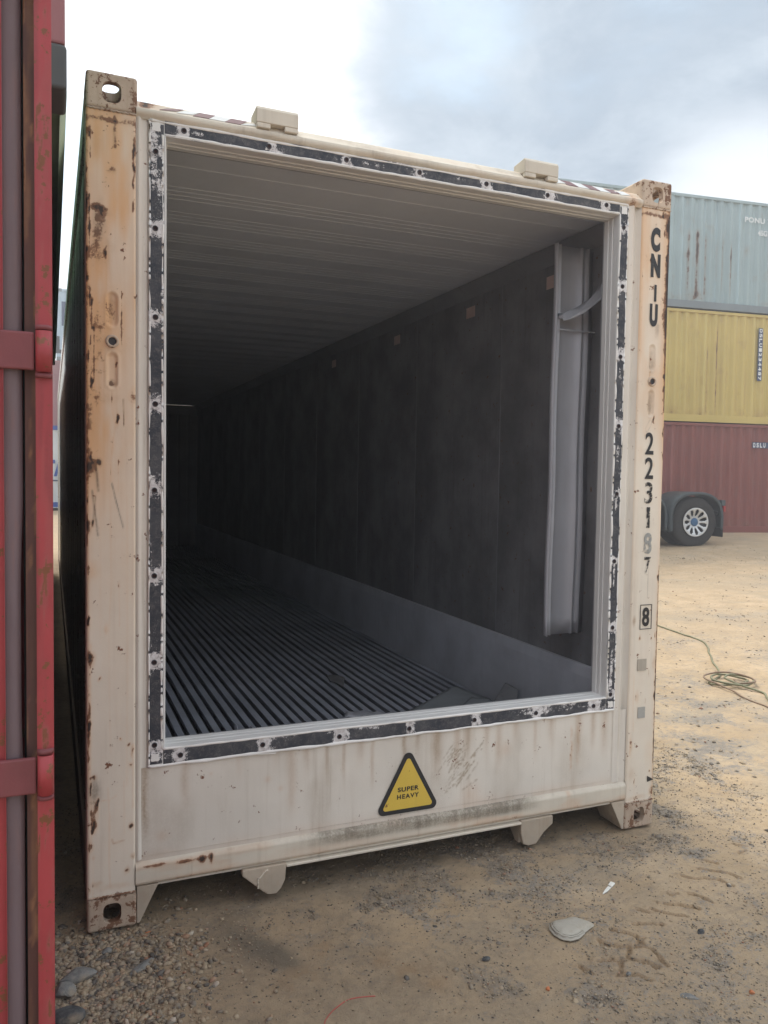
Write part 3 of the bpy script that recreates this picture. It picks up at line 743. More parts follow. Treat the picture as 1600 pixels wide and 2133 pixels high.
for cx_, cz, r_ in ((.42, .50, .006), (.63, .45, .012), (.68, .41, .01), (1.49, .27, .05), (1.65, .44, .03), (.25, .30, .02)):
    ru = ru + .30 * np.exp(-((Xg - cx_) ** 2 + (Zg - cz) ** 2) / r_ ** 2)
ru = ru + .34 * (1 - sm(Zg, .215, .28)) * fbm(Xg * 12, Zg * 12)
link('front_panel', grid_mesh('front_panel', np.stack([Xg, Yg, Zg], -1), {'rust': np.clip(ru, 0, 1), 'dirt': np.clip(di, 0, .9)}), M_ivory, RF, smooth=True)

# bottom sill: sloped ledge, vertical web, lower lip
prof = [(.014, .236), (.006, .228), (-.012, .214), (-.020, .204), (-.020, .146), (-.014, .138), (-.006, .136)]
pf = []
for (a, b), (c_, d_) in zip(prof[:-1], prof[1:]):
    m_ = max(1, int(math.hypot(c_ - a, d_ - b) / .006)); pf += [(a + (c_ - a) * i / m_, b + (d_ - b) * i / m_) for i in range(m_)]
pf.append(prof[-1]); pf = np.array(pf)
xs = np.arange(.158, 2.2801, .008)
Xg = np.repeat(xs[:, None], len(pf), 1); Yg = np.repeat(pf[None, :, 0], len(xs), 0); Zg = np.repeat(pf[None, :, 1], len(xs), 0)
shift = .022 * (Yg < .014)       # keep the sill face about flush with the posts
Yg = Yg + shift - .002
mid = sm(Xg, .66, .95) * (1 - sm(Xg, 1.72, 1.85))
di = .85 * mid * sm(.205 - Zg, -.01, .01) * (.55 + .8 * fbm(Xg * 20, Zg * 30, 3)) + .25 * (1 - sm(Zg, .14, .19)) * fbm(Xg * 9, Zg * 9)
ru = .30 * sm(fbm(Xg * 7, Zg * 30, 3), .45, .7) + .22 * sm(Zg, .2, .235)
for cx_, cz, rx, rz, a_ in ((.33, .176, .055, .010, .95), (.24, .172, .03, .008, .7), (.39, .178, .012, .014, .9), (.42, .180, .008, .02, .9), (.20, .175, .03, .006, .5), (1.97, .165, .010, .02, .5), (.9, .21, .2, .01, .2), (.47, .2, .03, .006, .3)):
    ru = ru + a_ * np.exp(-(((Xg - cx_) / rx) ** 2 + ((Zg - cz) / rz) ** 2))
me = grid_mesh('bottom_sill', np.stack([Xg, Yg, Zg], -1)[:, ::-1], {'rust': np.clip(ru, 0, 1.1), 'dirt': np.clip(di, 0, .9)})
link('bottom_sill', me, M_sill, RF, smooth=False)
MB().box(.165, 2.273, .016, .13, .125, .137).build('sill_flange', M_sill, RF)
MB().box(.70, 1.73, -.004, .09, .112, .1225).build('lower_lip', M_sill, RF, bevel=.003)
MB().box(2.105, 2.128, -.0035, -.0005, .150, .172).build('hazard_patch', M_patch, RF) if False else None

# end gussets by the lower castings
MB().prism([(.163, .134), (.236, .134), (.228, .118), (.172, .004), (.163, .004)], 1, .004, .016).build('gusset', M_tab, RF, bevel=.002)
MB().prism([(2.275, .134), (2.202, .134), (2.210, .118), (2.266, .004), (2.275, .004)], 1, .004, .016).build('gusset', M_tab, RF, bevel=.002)
mb = MB(); mb.add([(2.205, .016, .134), (2.268, .016, .004), (2.268, .16, .004), (2.205, .16, .134)], [(0, 1, 2, 3)]); mb.build('gusset_web', M_tab, RF)
mb = MB(); mb.add([(.233, .016, .134), (.172, .016, .004), (.172, .16, .004), (.233, .16, .134)], [(3, 2, 1, 0)]); mb.build('gusset_web', M_tab, RF)

# two support tabs under the sill
t1 = [(.534, .128), (.534, .106), (.612, .034), (.632, .019), (.664, .017), (.682, .036), (.697, .066), (.701, .128)]
o = MB().prism(t1, 1, -.002, .022).build('support_tab', M_tab, RF, bevel=.004)
pts = [(.592 + .001 * math.sin(k), -.003, z_) for k, z_ in enumerate(np.linspace(.05, .09, 12))] + [(.60 + .03 * t, -.003, .09 + .025 * math.sin(t * 1.5)) for t in np.linspace(0, 1, 10)]
MB().tube(pts, .003, 6).build('weld_bead', M_sill, o, smooth=True)
MB().prism([(0, .126), (.0, .10), (.10, .10), (.14, .126)], 0, .55, .565).build('tab_web', M_tab, o)
t2 = [(1.729, .128), (1.729, .072), (1.742, .024), (1.768, .014), (1.806, .016), (1.846, .062), (1.889, .092), (1.889, .128)]
o = MB().prism(t2, 1, -.002, .022).build('support_tab', M_tab, RF, bevel=.004)
mb = MB(); mb.prism([(.022, .126), (.022, .024), (.05, .024), (.16, .126)], 0, 1.732, 1.744); mb.build('tab_web', M_tab, o)

# header beam and roof
prof = [(.012, 2.770), (.004, 2.779), (-.002, 2.784), (-.002, 2.800), (.008, 2.806), (.040, 2.838), (.10, 2.846), (.35, 2.850)]
pf = []
for (a, b), (c_, d_) in zip(prof[:-1], prof[1:]):
    m_ = max(1, int(math.hypot(c_ - a, d_ - b) / .007)); pf += [(a + (c_ - a) * i / m_, b + (d_ - b) * i / m_) for i in range(m_)]
pf.append(prof[-1]); pf = np.array(pf); xs = np.arange(.158, 2.2801, .008)
Xg = np.repeat(xs[:, None], len(pf), 1); Yg = np.repeat(pf[None, :, 0], len(xs), 0); Zg = np.repeat(pf[None, :, 1], len(xs), 0)
ru = .12 * sm(fbm(Xg * 9, Zg * 60, 3), .4, .7) + .7 * np.exp(-((Xg - .185) / .02) ** 2) * (Zg > 2.80) + .5 * np.exp(-((Xg - 2.23) / .03) ** 2) + .35 * np.exp(-((Xg - .22) / .03) ** 2) * (Zg > 2.80)
di = .3 * sm(fbm(Xg * 5, Zg * 40 + 8, 3), .5, .75)
link('header_beam', grid_mesh('header_beam', np.stack([Xg, Yg, Zg], -1), {'rust': ru, 'dirt': di}), M_sill, RF)
MB().box(.05, W - .05, .351, L - .2, 2.80, 2.855).build('roof', M_ivory, RF)
MB().box(.170, 2.268, .013, .10, 2.7835, 2.80).build('header_web', M_ivory, RF)


def on_slope(x, t):      # point on the sloping band of the header, t 0..1 up the slope
    return (x, .008 + .032 * t - .0016, 2.806 + .032 * t + .0012)


def stripe(xa, mat, wd=.055, lean=.028, t0=.12, t1=.92, ragged=0):
    p = [on_slope(xa, t0), on_slope(xa + wd, t0 + ragged * .3), on_slope(xa + wd + lean, t1), on_slope(xa + lean, t1 - ragged * .4)]
    q = [(a, b + .0016, c_ - .0014) for a, b, c_ in p]
    MB().add(p + q, [(0, 1, 2, 3), (7, 6, 5, 4), (0, 4, 5, 1), (1, 5, 6, 2), (2, 6, 7, 3), (3, 7, 4, 0)]).build('hazard_stripe', mat, RF)


for xa, mt, rg in ((.235, M_maroonstripe, .8), (.291, M_whitestripe, .6), (.346, M_maroonstripe, .1), (.402, M_whitestripe, 0), (.456, M_maroonstripe, 0), (.512, M_whitestripe, .9)):
    stripe(xa, mt, ragged=rg)
for xa, mt, rg in ((1.835, M_whitestripe, .9), (1.890, M_maroonstripe, 0), (1.946, M_whitestripe, 0), (2.002, M_maroonstripe, 0), (2.058, M_whitestripe, 0), (2.114, M_maroonstripe, .5), (2.168, M_whitestripe, .8)):
    stripe(xa, mt, lean=-.028, ragged=rg)


def lug(x0, x1):
    zt = 2.884; mb = MB(); w_ = x1 - x0
    prof = [(-.006, 2.826), (-.006, 2.872), (.002, zt), (.085, zt - .008), (.085, 2.842), (.024, 2.826)]
    mb.prism(prof, 0, x0, x1)
    leg_ = [(-.006, 2.808), (-.006, 2.8255), (.022, 2.8255), (.010, 2.808)]
    mb.prism(leg_, 0, x0 + .001, x0 + w_ * .33).prism(leg_, 0, x1 - w_ * .33, x1 - .001)
    return mb


lug(.565, .718).build('lifting_lug', M_sill, RF, bevel=.003)
lug(1.672, 1.833).build('lifting_lug', M_sill, RF, bevel=.003)

# ---- opening frame: white under-layer, peeling black band, sealant beads, bolt holes, jamb
OX0, OX1, OZ0, OZ1 = .203, 2.2055, .5555, 2.7715       # outer edge of the band
IX0, IX1, IZ0, IZ1 = .250, 2.163, .6135, 2.7275       # inner edge


def ring_plate(mb, o, i, y):
    a, b, c_, d_ = o; e, f, g, h = i
    mb.box(a, e, y, y + .004, c_, d_).box(f, b, y, y + .004, c_, d_).box(e, f, y, y + .004, c_, g).box(e, f, y, y + .004, h, d_)


mb = MB(); ring_plate(mb, (OX0, OX1, OZ0, OZ1), (IX0, IX1, IZ0, IZ1), .0098); mb.build('frame_plate', M_caulk, RF)
HL = [(.222, z_) for z_ in (2.668, 2.414, 2.116, 1.819, 1.522, 1.226, .925, .628)]
HR = [(2.1845, z_) for z_ in (2.674, 2.418, 2.118, 1.819, 1.521, 1.224, .925, .627)]
HT = [(x_, 2.7535) for x_ in (.315, .613, .908, 1.205, 1.501, 1.79, 2.087)]
HB = [(x_, .5835) for x_ in (.312, .608, .907, 1.20, 1.497, 1.796, 2.095)]


def band(vertical, a0, a1, c, half, holes, seed, y=.0084):
    ss = np.arange(a0, a1 + .001, .0035); ts = np.linspace(-1, 1, 14)
    S, T = np.meshgrid(ss, ts, indexing='ij')
    wl = half * (1.07 + .44 * (fbm(ss * 9 + seed, ss * 0 + seed, 4) - .5) * 2 * .55); wr = half * (1.07 + .44 * (fbm(ss * 8 + seed + 30, ss * 0 + 5, 4) - .5) * 2 * .55)
    off = np.where(T < 0, T * wl[:, None], T * wr[:, None])
    cc = c + off
    P = np.stack([cc, np.full(S.shape, y), S], -1) if vertical else np.stack([S, np.full(S.shape, y), cc], -1)
    peel = np.zeros(S.shape)
    rs = random.Random(seed)
    for h in holes:
        hs, hc = (h[1], h[0]) if vertical else (h[0], h[1])
        r1, r2 = rs.uniform(.03, .06), rs.uniform(.02, .05)
        d = (S - hs) / np.where(S > hs, r1, r2)
        peel = np.maximum(peel, rs.uniform(.8, 1.0) * np.exp(-d ** 2))
    peel = np.maximum(peel, np.clip(fbm(S * 6 + seed * 3, T * .9, 4) * 2.2 - .95, 0, .75))
    me = grid_mesh('black_band', P if vertical else P[:, ::-1], {'peel': peel})
    # solid thickness
    o = link('black_band', me, M_peel, RF)
    so_ = o.modifiers.new('solid', 'SOLIDIFY'); so_.thickness = .0012; so_.offset = -1
    return o


band(True, .562, 2.762, .2250, .0212, HL, 3)
band(True, .562, 2.760, 2.1845, .0205, HR, 8)
band(False, .252, 2.160, 2.7500, .0215, HT, 13, .0082)
band(False, .252, 2.160, .5850, .0235, HB, 21, .0082)

hole_ring = MB().revolve([(.0068, .001), (.0068, -.0022), (.0078, -.0028), (.0092, -.0024), (.0100, .0008)], (0, 0, 0), 20).mesh('hole_rim')
hole_disc = MB().revolve([(.0069, -.0004), (.00005, -.0004)], (0, 0, 0), 16).mesh('hole_core')
for k, (hx, hz) in enumerate(HL + HR + HT + HB):
    o = link('bolt_hole', hole_ring, M_peel, RF, smooth=True, loc=(hx, .0068, hz)) if k == 0 else bpy.data.objects.new('bolt_hole', hole_ring)
    if k: COL.objects.link(o); o.parent = RF; o.location = (hx + random.uniform(-.002, .002), .0068, hz + random.uniform(-.003, .003))
    c_ = bpy.data.objects.new('hole_core', hole_disc); COL.objects.link(c_); c_.parent = o
hole_disc.materials.append(M_hole)


def bead(pts0, r, amp, seed, name='sealant_bead', mat=M_caulk):
    pts = []; rad = []
    for (a, b) in zip(pts0[:-1], pts0[1:]):
        a, b = Vector(a), Vector(b); m_ = max(2, int((b - a).length / .012)); side = (b - a).normalized().cross(Vector((0, 1, 0)))
        for i in range(m_):
            p = a.lerp(b, i / m_); s_ = (a - b).length * i / m_
            j = float(fbm(np.array(s_ * 11 + seed), np.array(seed * 1.7), 3)) - .5
            pts.append(p + side * j * 2 * amp); rad.append(r * (.7 + .9 * float(vn(np.array(s_ * 25 + seed), np.array(3.3)))))
    pts.append(Vector(pts0[-1])); rad.append(r)
    MB().tube(pts, rad, 7).build(name, mat, RF, smooth=True)


yb = .0095
bead([(OX0, yb, OZ1), (OX0, yb, OZ0)], .0030, .0016, 1)
bead([(OX0 - .003, yb, OZ0), (OX1, yb, OZ0 + .001)], .0055, .005, 5)
bead([(OX1, yb, OZ0), (OX1, yb, OZ1)], .0032, .002, 9)
bead([(OX0, yb, OZ1 - .001), (OX1, yb, OZ1 - .001)], .0042, .002, 14)
bead([(IX0 - .004, yb, IZ1), (IX0 - .004, yb, IZ0)], .0036, .0022, 31)
bead([(IX1 + .002, yb, IZ1), (IX1 + .002, yb, IZ0)], .0042, .0025, 37)
bead([(IX0, yb, IZ1 + .003), (IX1, yb, IZ1 + .003)], .0040, .0025, 41)
bead([(IX0, yb, IZ0 - .001), (IX1, yb, IZ0 - .001)], .004, .002, 47)
MB().prism([(.57, .5555), (.66, .5500), (.655, .5470), (.60, .5515)], 1, .004, .0075).build('sealant_tail', M_caulk, RF)
# residue blocks in the four corners of the frame
for cx_, cz in ((.224, 2.751), (.224, .585), (2.185, 2.744), (2.185, .583)):
    rs = random.Random(int(cx_ * 100 + cz * 10)); pp = []
    for k in range(16):
        a = 2 * PI * k / 16; r_ = .0165 * (1 / max(abs(math.cos(a)), abs(math.sin(a)))) * rs.uniform(.72, .98); pp.append((cx_ + r_ * math.cos(a), cz + r_ * math.sin(a)))
    MB().prism(pp, 1, .0058, .0080).build('sealant_patch', M_caulk, RF)

sts = [(.0100, 0), (.0065, .001), (.0065, .004), (.013, .007), (.048, .008), (.050, .0125), (.074, .0125), (.076, .017), (.102, .017)]
mb = MB()
for (y_, i_) in sts:
    zi = i_ * .9
    mb.v += [(IX0 + i_, y_, IZ0 + zi * .4), (IX1 - i_ * .5, y_, IZ0 + zi * .4), (IX1 - i_ * .5, y_, IZ1 - zi * .6), (IX0 + i_, y_, IZ1 - zi * .6)]
for k in range(len(sts) - 1):
    for j in range(4):
        a, b = 4 * k + j, 4 * k + (j + 1) % 4; mb.f.append((a, b, b + 4, a + 4))
mb.build('opening_jamb', M_white, RF, bevel=0)
# inner face of the front wall
mb = MB(); x0, x1, z0, z1 = IX0 + .017, IX1 - .0085, IZ0 + .006, IZ1 - .009
mb.box(.078, x0 - .001, .1025, .112, .18, 2.80).box(x1 + .001, 2.36, .1025, .112, .18, 2.80).box(x0, x1, .1025, .112, .18, z0 - .001).box(x0, x1, .1025, .112, z1 + .001, 2.80)
mb.build('inner_front_lining', M_wallside, RF)

# ---- interior
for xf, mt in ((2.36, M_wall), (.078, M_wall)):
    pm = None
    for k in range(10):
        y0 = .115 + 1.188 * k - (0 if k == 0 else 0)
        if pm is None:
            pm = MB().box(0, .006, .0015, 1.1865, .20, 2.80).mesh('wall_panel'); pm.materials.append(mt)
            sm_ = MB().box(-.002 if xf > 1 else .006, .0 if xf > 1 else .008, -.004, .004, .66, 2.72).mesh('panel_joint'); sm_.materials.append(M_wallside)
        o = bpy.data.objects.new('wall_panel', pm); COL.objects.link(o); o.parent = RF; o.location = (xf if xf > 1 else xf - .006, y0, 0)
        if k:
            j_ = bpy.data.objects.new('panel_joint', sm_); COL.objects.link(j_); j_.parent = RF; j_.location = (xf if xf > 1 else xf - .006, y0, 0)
# kick plates
MB().prism([(2.352, .20), (2.338, .215), (2.334, .60), (2.340, .652), (2.3595, .655), (2.3595, .20)], 1, .113, 12.0).build('kick_plate', M_alu, RF, bevel=.002)
MB().prism([(.0785, .20), (.0785, .655), (.098, .652), (.104, .60), (.100, .215), (.086, .20)], 1, .113, 12.0).build('kick_plate', M_alu, RF, bevel=.002)
# ceiling with rows of cross ribs
yy = [.113]; zz_ = [2.795]
k = 0
rib = []
for g in range(36):
    base = .689 + .335 * g
    for q in range(4): rib.append(base + .052 * q)
rib = [.453] + [r_ for r_ in rib if r_ < 11.9]
for r_ in rib:
    yy += [r_ - .005, r_ - .002, r_ + .002, r_ + .005]; zz_ += [2.795, 2.7932, 2.7932, 2.795]
yy.append(12.0); zz_.append(2.795)
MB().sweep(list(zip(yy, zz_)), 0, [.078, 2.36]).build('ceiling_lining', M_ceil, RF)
for s_ in (1, -1):
    p = [(2.3598, 2.715), (2.29, 2.7895), (2.3598, 2.7895)] if s_ > 0 else [(.0782, 2.715), (.0782, 2.7895), (.148, 2.7895)]
    MB().prism(p, 1, .1135, 12.0).build('ceiling_cove', M_wallside, RF)
# floor pan and T rails
MB().box(.05, W - .05, .11, L - .1, .14, .185).build('floor_pan', M_floorpan, RF)
rail = MB().box(-.0175, .0175, .113, 11.95, .232, .24).box(-.004, .004, .113, 11.95, .1855, .232).mesh('floor_rail'); rail.materials.append(M_alu_floor)
nr = 36
for k in range(nr):
    o = bpy.data.objects.new('floor_rail', rail); COL.objects.link(o); o.parent = RF; o.location = (.125 + k * (2.31 - .125) / (nr - 1), 0, random.uniform(-.003, .003))
# closed doors at the far end, ribbed liners
for a, b in ((.082, 1.216), (1.222, 2.356)):
    mb = MB(); prof = [(a, 12.0)]; xx = a + .10
    while xx < b - .10:
        prof += [(xx, 12.0), (xx + .012, 12.012), (xx + .038, 12.012), (xx + .05, 12.0)]; xx += .17
    prof.append((b, 12.0)); mb.sweep([(p_[0], p_[1]) for p_ in prof], 2, [.20, 2.62]); mb.build('door_liner', M_wallside, RF)
MB().box(.082, 2.356, 11.97, 12.05, 2.62, 2.79).build('door_header', M_wallside, RF)
MB().box(.04, W - .04, 12.03, 12.10, .12, 2.80).build('rear_door', M_ivory, RF)

# exterior sides and underframe
for xs_, s_ in ((.012, 1), (W - .012, -1)):
    pf = []; yv = .152
    while yv < 12.06:
        pf += [(xs_, yv), (xs_, yv + .30), (xs_ + s_ * .010, yv + .325), (xs_ + s_ * .010, yv + .39), (xs_, yv + .415)]; yv += .44
    pf = [q for q in pf if q[1] < 12.06] + [(xs_, 12.062)]
    P = np.array(pf); zs = np.linspace(.20, 2.78, 40)
    Yg = np.repeat(P[:, 1][:, None], 40, 1); Xg = np.repeat(P[:, 0][:, None], 40, 1); Zg = np.repeat(zs[None], len(P), 0)
    di = .35 * sm(fbm(Yg * 3, Zg * .7, 4), .4, .7)
    PP = np.stack([Xg, Yg, Zg], -1)
    link('side_panel', grid_mesh('side_panel', PP if s_ < 0 else PP[::-1], {'dirt': di}), M_side, RF)
    x0 = min(xs_ - s_ * .012, xs_ + s_ * .04); x1 = max(xs_ - s_ * .012, xs_ + s_ * .04)
    MB().box(x0, x1, .178, L - .178, 2.78, 2.88).build('top_rail', M_side, RF, bevel=.004)
    MB().box(x0, x1, .178, L - .178, .045, .20).build('bottom_rail', M_railgrimy, RF, bevel=.004)
mb = MB()
for k in range(26): mb.box(.06, W - .06, .5 + k * .44, .56 + k * .44, .05, .138)
mb.build('cross_members', M_chassis, RF)['kind'] = 'stuff'

# wall labels near the ceiling
for yv, mt in ((.79, M_tag), (1.69, M_tag), (2.86, M_tag), (4.35, M_tag)):
    MB().box(2.3565, 2.3590, yv - .055, yv + .055, 2.595, 2.662).build('wall_label', mt, RF)

# evaporator duct channel left on the right wall
cp = [(2.112, .400), (2.112, .432), (2.122, .440), (2.134, .432), (2.142, .418), (2.152, .432), (2.160, .440), (2.262, .440), (2.268, .426), (2.278, .426), (2.284, .440), (2.302, .440), (2.308, .420), (2.316, .440), (2.352, .448)]
ch = MB()
zs = np.linspace(.815, 2.705, 24); P = np.zeros((len(cp), 24, 3))
for i, (a, b) in enumerate(cp):
    for j, z_ in enumerate(zs):
        lean = .012 * (z_ - .8) / 1.9
        P[i, j] = (a + lean, b + .004 * math.sin(z_ * 7 + a * 9), z_)
o = link('duct_channel', grid_mesh('duct_channel', P), M_alu_bright, RF, label='bright folded aluminium duct channel on the right wall')
s_ = o.modifiers.new('s', 'SOLIDIFY'); s_.thickness = .003
# torn strip bent out across the channel and a thin cross seam
pts = np.array([(2.135, .395, 2.352), (2.16, .37, 2.356), (2.22, .34, 2.395), (2.27, .32, 2.43), (2.31, .31, 2.475), (2.335, .31, 2.515), (2.345, .33, 2.54)])
Pg = np.zeros((len(pts), 5, 3))
for i, p_ in enumerate(pts):
    wv = .035 + .010 * math.sin(i * 2.1)
    for j in range(5):
        Pg[i, j] = p_ + np.array([.004 * math.sin(i * 3 + j), .014 * (j - 2), -.020 + wv * (j / 4.) + .008 * math.sin(i * 2.7 + j * 1.9)])
o2 = link('torn_strip', grid_mesh('torn_strip', Pg), M_alu, o, label='torn crumpled metal strip bent across the channel'); s_ = o2.modifiers.new('s', 'SOLIDIFY'); s_.thickness = .004
MB().box(2.14, 2.352, .408, .414, 2.296, 2.302).build('cross_seam', M_alu, o)
MB().box(2.330, 2.352, .30, .318, .60, .81).build('wall_batten', M_wallside, RF)

# ---- lettering on the right post
def text_mesh(s, size, bold=0.0, cs=1.0):
    cu = bpy.data.curves.new('txt', 'FONT'); cu.body = s; cu.size = size; cu.offset = bold; cu.extrude = .0004; cu.space_character = cs
    cu.align_x = 'CENTER'; cu.align_y = 'CENTER'
    o = bpy.data.objects.new('txt', cu); COL.objects.link(o)
    dg = bpy.context.evaluated_depsgraph_get(); me = bpy.data.meshes.new_from_object(o.evaluated_get(dg)); bpy.data.objects.remove(o)
    me.materials.clear()
    co = np.zeros(len(me.vertices) * 3); me.vertices.foreach_get('co', co); co = co.reshape(-1, 3)
    lo, hi = co.min(0), co.max(0); co -= (lo + hi) / 2; return me, co, hi - lo


def put_text(s, parent, mat, c, wd, ht, name='letter', bold=0.0, y=None, label=None, rot=0.0, cs=1.0):
    """flat lettering facing -Y, centre c=(x,y,z), fitted to wd x ht"""
    me, co, d = text_mesh(s, .1, bold, cs)
    sx, sz = wd / d[0], ht / d[1]
    u, v = co[:, 0] * sx, co[:, 1] * sz
    if rot: u, v = u * math.cos(rot) - v * math.sin(rot), u * math.sin(rot) + v * math.cos(rot)
    q = np.stack([u, -co[:, 2], v], -1)
    me.vertices.foreach_set('co', q.reshape(-1).astype(np.float32)); me.update()
    o = link(name, me, mat, parent, loc=tuple(c), label=label); return o


PY = .0018
for ch_, x_, zt, zb, wd, mt, bd in (('C', 2.355, 2.694, 2.589, .050, M_let, .0065), ('N', 2.359, 2.579, 2.477, .052, M_let, .0065), ('I', 2.362, 2.445, 2.372, .012, M_let, .002), ('U', 2.356, 2.361, 2.262, .044, M_let, .006),
                                ('2', 2.355, 1.794, 1.696, .046, M_let, .0015), ('2', 2.357, 1.683, 1.587, .046, M_let, .0015), ('3', 2.358, 1.573, 1.477, .044, M_letworn, .0015), ('1', 2.360, 1.461, 1.368, .018, M_letworn, .0015),
                                ('8', 2.362, 1.346, 1.251, .044, M_letghost, .003), ('7', 2.363, 1.237, 1.159, .036, M_letworn, .001), ('8', 2.3635, 1.009, .923, .040, M_let, .003)):
    put_text(ch_, RF, mt, (x_, PY, (zt + zb) / 2), wd, zt - zb, bold=bd, name='letter' if ch_.isalpha() else 'digit')
mb = MB(); xa, xb, za, zb = 2.331, 2.397, .910, 1.022
mb.box(xa, xb, .0012, .0022, zb - .003, zb).box(xa, xb, .0012, .0022, za, za + .003).box(xa, xa + .003, .0012, .0022, za + .003, zb - .003).box(xb - .003, xb, .0012, .0022, za + .003, zb - .003)
mb.build('digit_box', M_let, RF)
MB().box(2.325, 2.375, .0012, .0025, .722, .775).build('sticker_patch', M_patch, RF)
MB().box(2.335, 2.375, .0012, .0025, .505, .555).build('sticker_patch', M_ghost, RF)
MB().prism([(2.400, .232), (2.436, .212), (2.400, .205)], 1, .0008, .003).build('black_mark', M_black, RF)


def tri(cx, z0, wd, ht, r, y0, y1):
    """rounded triangle"""
    P = [Vector((cx - wd / 2, z0)), Vector((cx + wd / 2, z0)), Vector((cx, z0 + ht))]; o_ = []
    for i in range(3):
        p = P[i]; a = (P[i - 1] - p).normalized(); b = (P[(i + 1) % 3] - p).normalized(); bis = (a + b).normalized(); half = a.angle(b) / 2
        c_ = p + bis * (r / math.sin(half)); A = p + a * (r / math.tan(half)); B = p + b * (r / math.tan(half))
        a0 = math.atan2(A.y - c_.y, A.x - c_.x); a1 = math.atan2(B.y - c_.y, B.x - c_.x)
        while a1 < a0: a1 += 2 * PI
        o_ += [(c_.x + r * math.cos(a0 + (a1 - a0) * k / 8), c_.y + r * math.sin(a0 + (a1 - a0) * k / 8)) for k in range(9)]
    return MB().prism(o_, 1, y0, y1)


tz = .245
ts_ = tri(1.203, tz - .004, .284, .266, .022, .0105, .0120).build('warning_sticker', M_black, RF, label='black edged yellow triangle sticker reading SUPER HEAVY')
tri(1.203, tz + .013, .226, .212, .010, .0096, .0104).build('yellow_field', M_yellow, ts_)
put_text('SUPER', ts_, M_black, (1.2035, .0090, .3375), .092, .0185, 'wording', cs=1.12, bold=.0028)
put_text('HEAVY', ts_, M_black, (1.2025, .0090, .3085), .096, .0185, 'wording', cs=1.25, bold=.0028)

# ------------------------------------------------------------------ scrap lying on the rails inside
def sheet(name, label, cat, outline, zf, mat, th=.003, curl=0.0):
    cx_ = sum(p[0] for p in outline) / len(outline); cy_ = sum(p[1] for p in outline) / len(outline)
    # fan grid between outline and centre for a slightly buckled sheet
    m_ = len(outline); dense = []
    for i in range(m_):
        a, b = outline[i], outline[(i + 1) % m_]
        for t in np.linspace(0, 1, 7)[:-1]: dense.append((a[0] + (b[0] - a[0]) * t, a[1] + (b[1] - a[1]) * t))
    rings = np.linspace(0.02, 1, 9); P = np.zeros((len(rings), len(dense) + 1, 3))
    for i, r_ in enumerate(rings):
        for j in range(len(dense) + 1):
            q = dense[j % len(dense)]; x_ = cx_ + (q[0] - cx_) * r_; y_ = cy_ + (q[1] - cy_) * r_
            P[i, j] = (x_, y_, zf(x_, y_) + .004 * float(fbm(np.array(x_ * 9), np.array(y_ * 9), 2)))
    P[..., 0] -= cx_; P[..., 1] -= cy_
    o = link(name, grid_mesh(name, P[:, ::-1]), mat, loc=(cx_, cy_, 0)); s_ = o.modifiers.new('s', 'SOLIDIFY'); s_.thickness = th
    return setp(o, label, cat)


sheet('scrap_sheet', 'largest grey scrap metal sheet lying on the rails beside the kick plate', 'metal sheet', [(1.55, 1.10), (2.26, 1.62), (2.31, 1.30), (2.05, .85), (1.60, .72)], lambda x_, y_: .248 + .012 * math.sin(x_ * 3), M_scrap)
sheet('scrap_sheet', 'small grey metal offcut lying on top of the largest scrap sheet', 'metal sheet', [(1.93, 1.02), (2.18, 1.27), (2.27, 1.20), (2.22, .95), (1.98, .80)], lambda x_, y_: .270 + .03 * (x_ - 1.95), M_scrap)
sheet('scrap_sheet', 'grey metal sheet leaning dark edge up against the kick plate', 'metal sheet', [(2.02, .86), (2.33, 1.13), (2.325, .98), (2.12, .70)], lambda x_, y_: .285 + .38 * max(0, x_ - 2.06), M_wallside)
o = thing('scrap_strip', 'crumpled aluminium strip lying on the rails left of the scrap sheets', 'metal strip', (1.50, 1.22, .24), -.42)
P = np.zeros((12, 6, 3))
for i in range(12):
    for j in range(6):
        P[i, j] = (.025 * i - .12, .018 * (j - 2.5), .012 + .016 * abs(math.sin(j * 1.3 + i * .35)) + .004 * math.sin(i * 2))
q = link('folded_strip', grid_mesh('folded_strip', P), M_alu_bright, o); s_ = q.modifiers.new('s', 'SOLIDIFY'); s_.thickness = .003
MB().box(-.03, .12, -.09, -.05, .002, .014).build('flat_flange', M_scrap, o, bevel=.002)
o = thing('scrap_bracket', 'small upturned metal bracket on the rails by the sill', 'bracket', (.80, 1.16, .242), .1)
MB().box(-.04, .04, -.02, .02, .0, .003).build('bracket_base', M_scrap, o)
MB().box(-.044, -.040, -.022, .022, .0, .062).build('bracket_leg', M_alu_bright, o, bevel=.001)
MB().box(.040, .044, -.022, .022, .0, .040).build('bracket_leg', M_alu_bright, o, bevel=.001)
sheet('rag', 'dim crumpled rag lying further in on the floor rails', 'rag', [(1.58, 2.16), (1.64, 2.20), (1.66, 2.02), (1.60, 1.88), (1.55, 2.0)], lambda x_, y_: .250 + .012 * math.sin(x_ * 30) * math.cos(y_ * 20), M_wall)

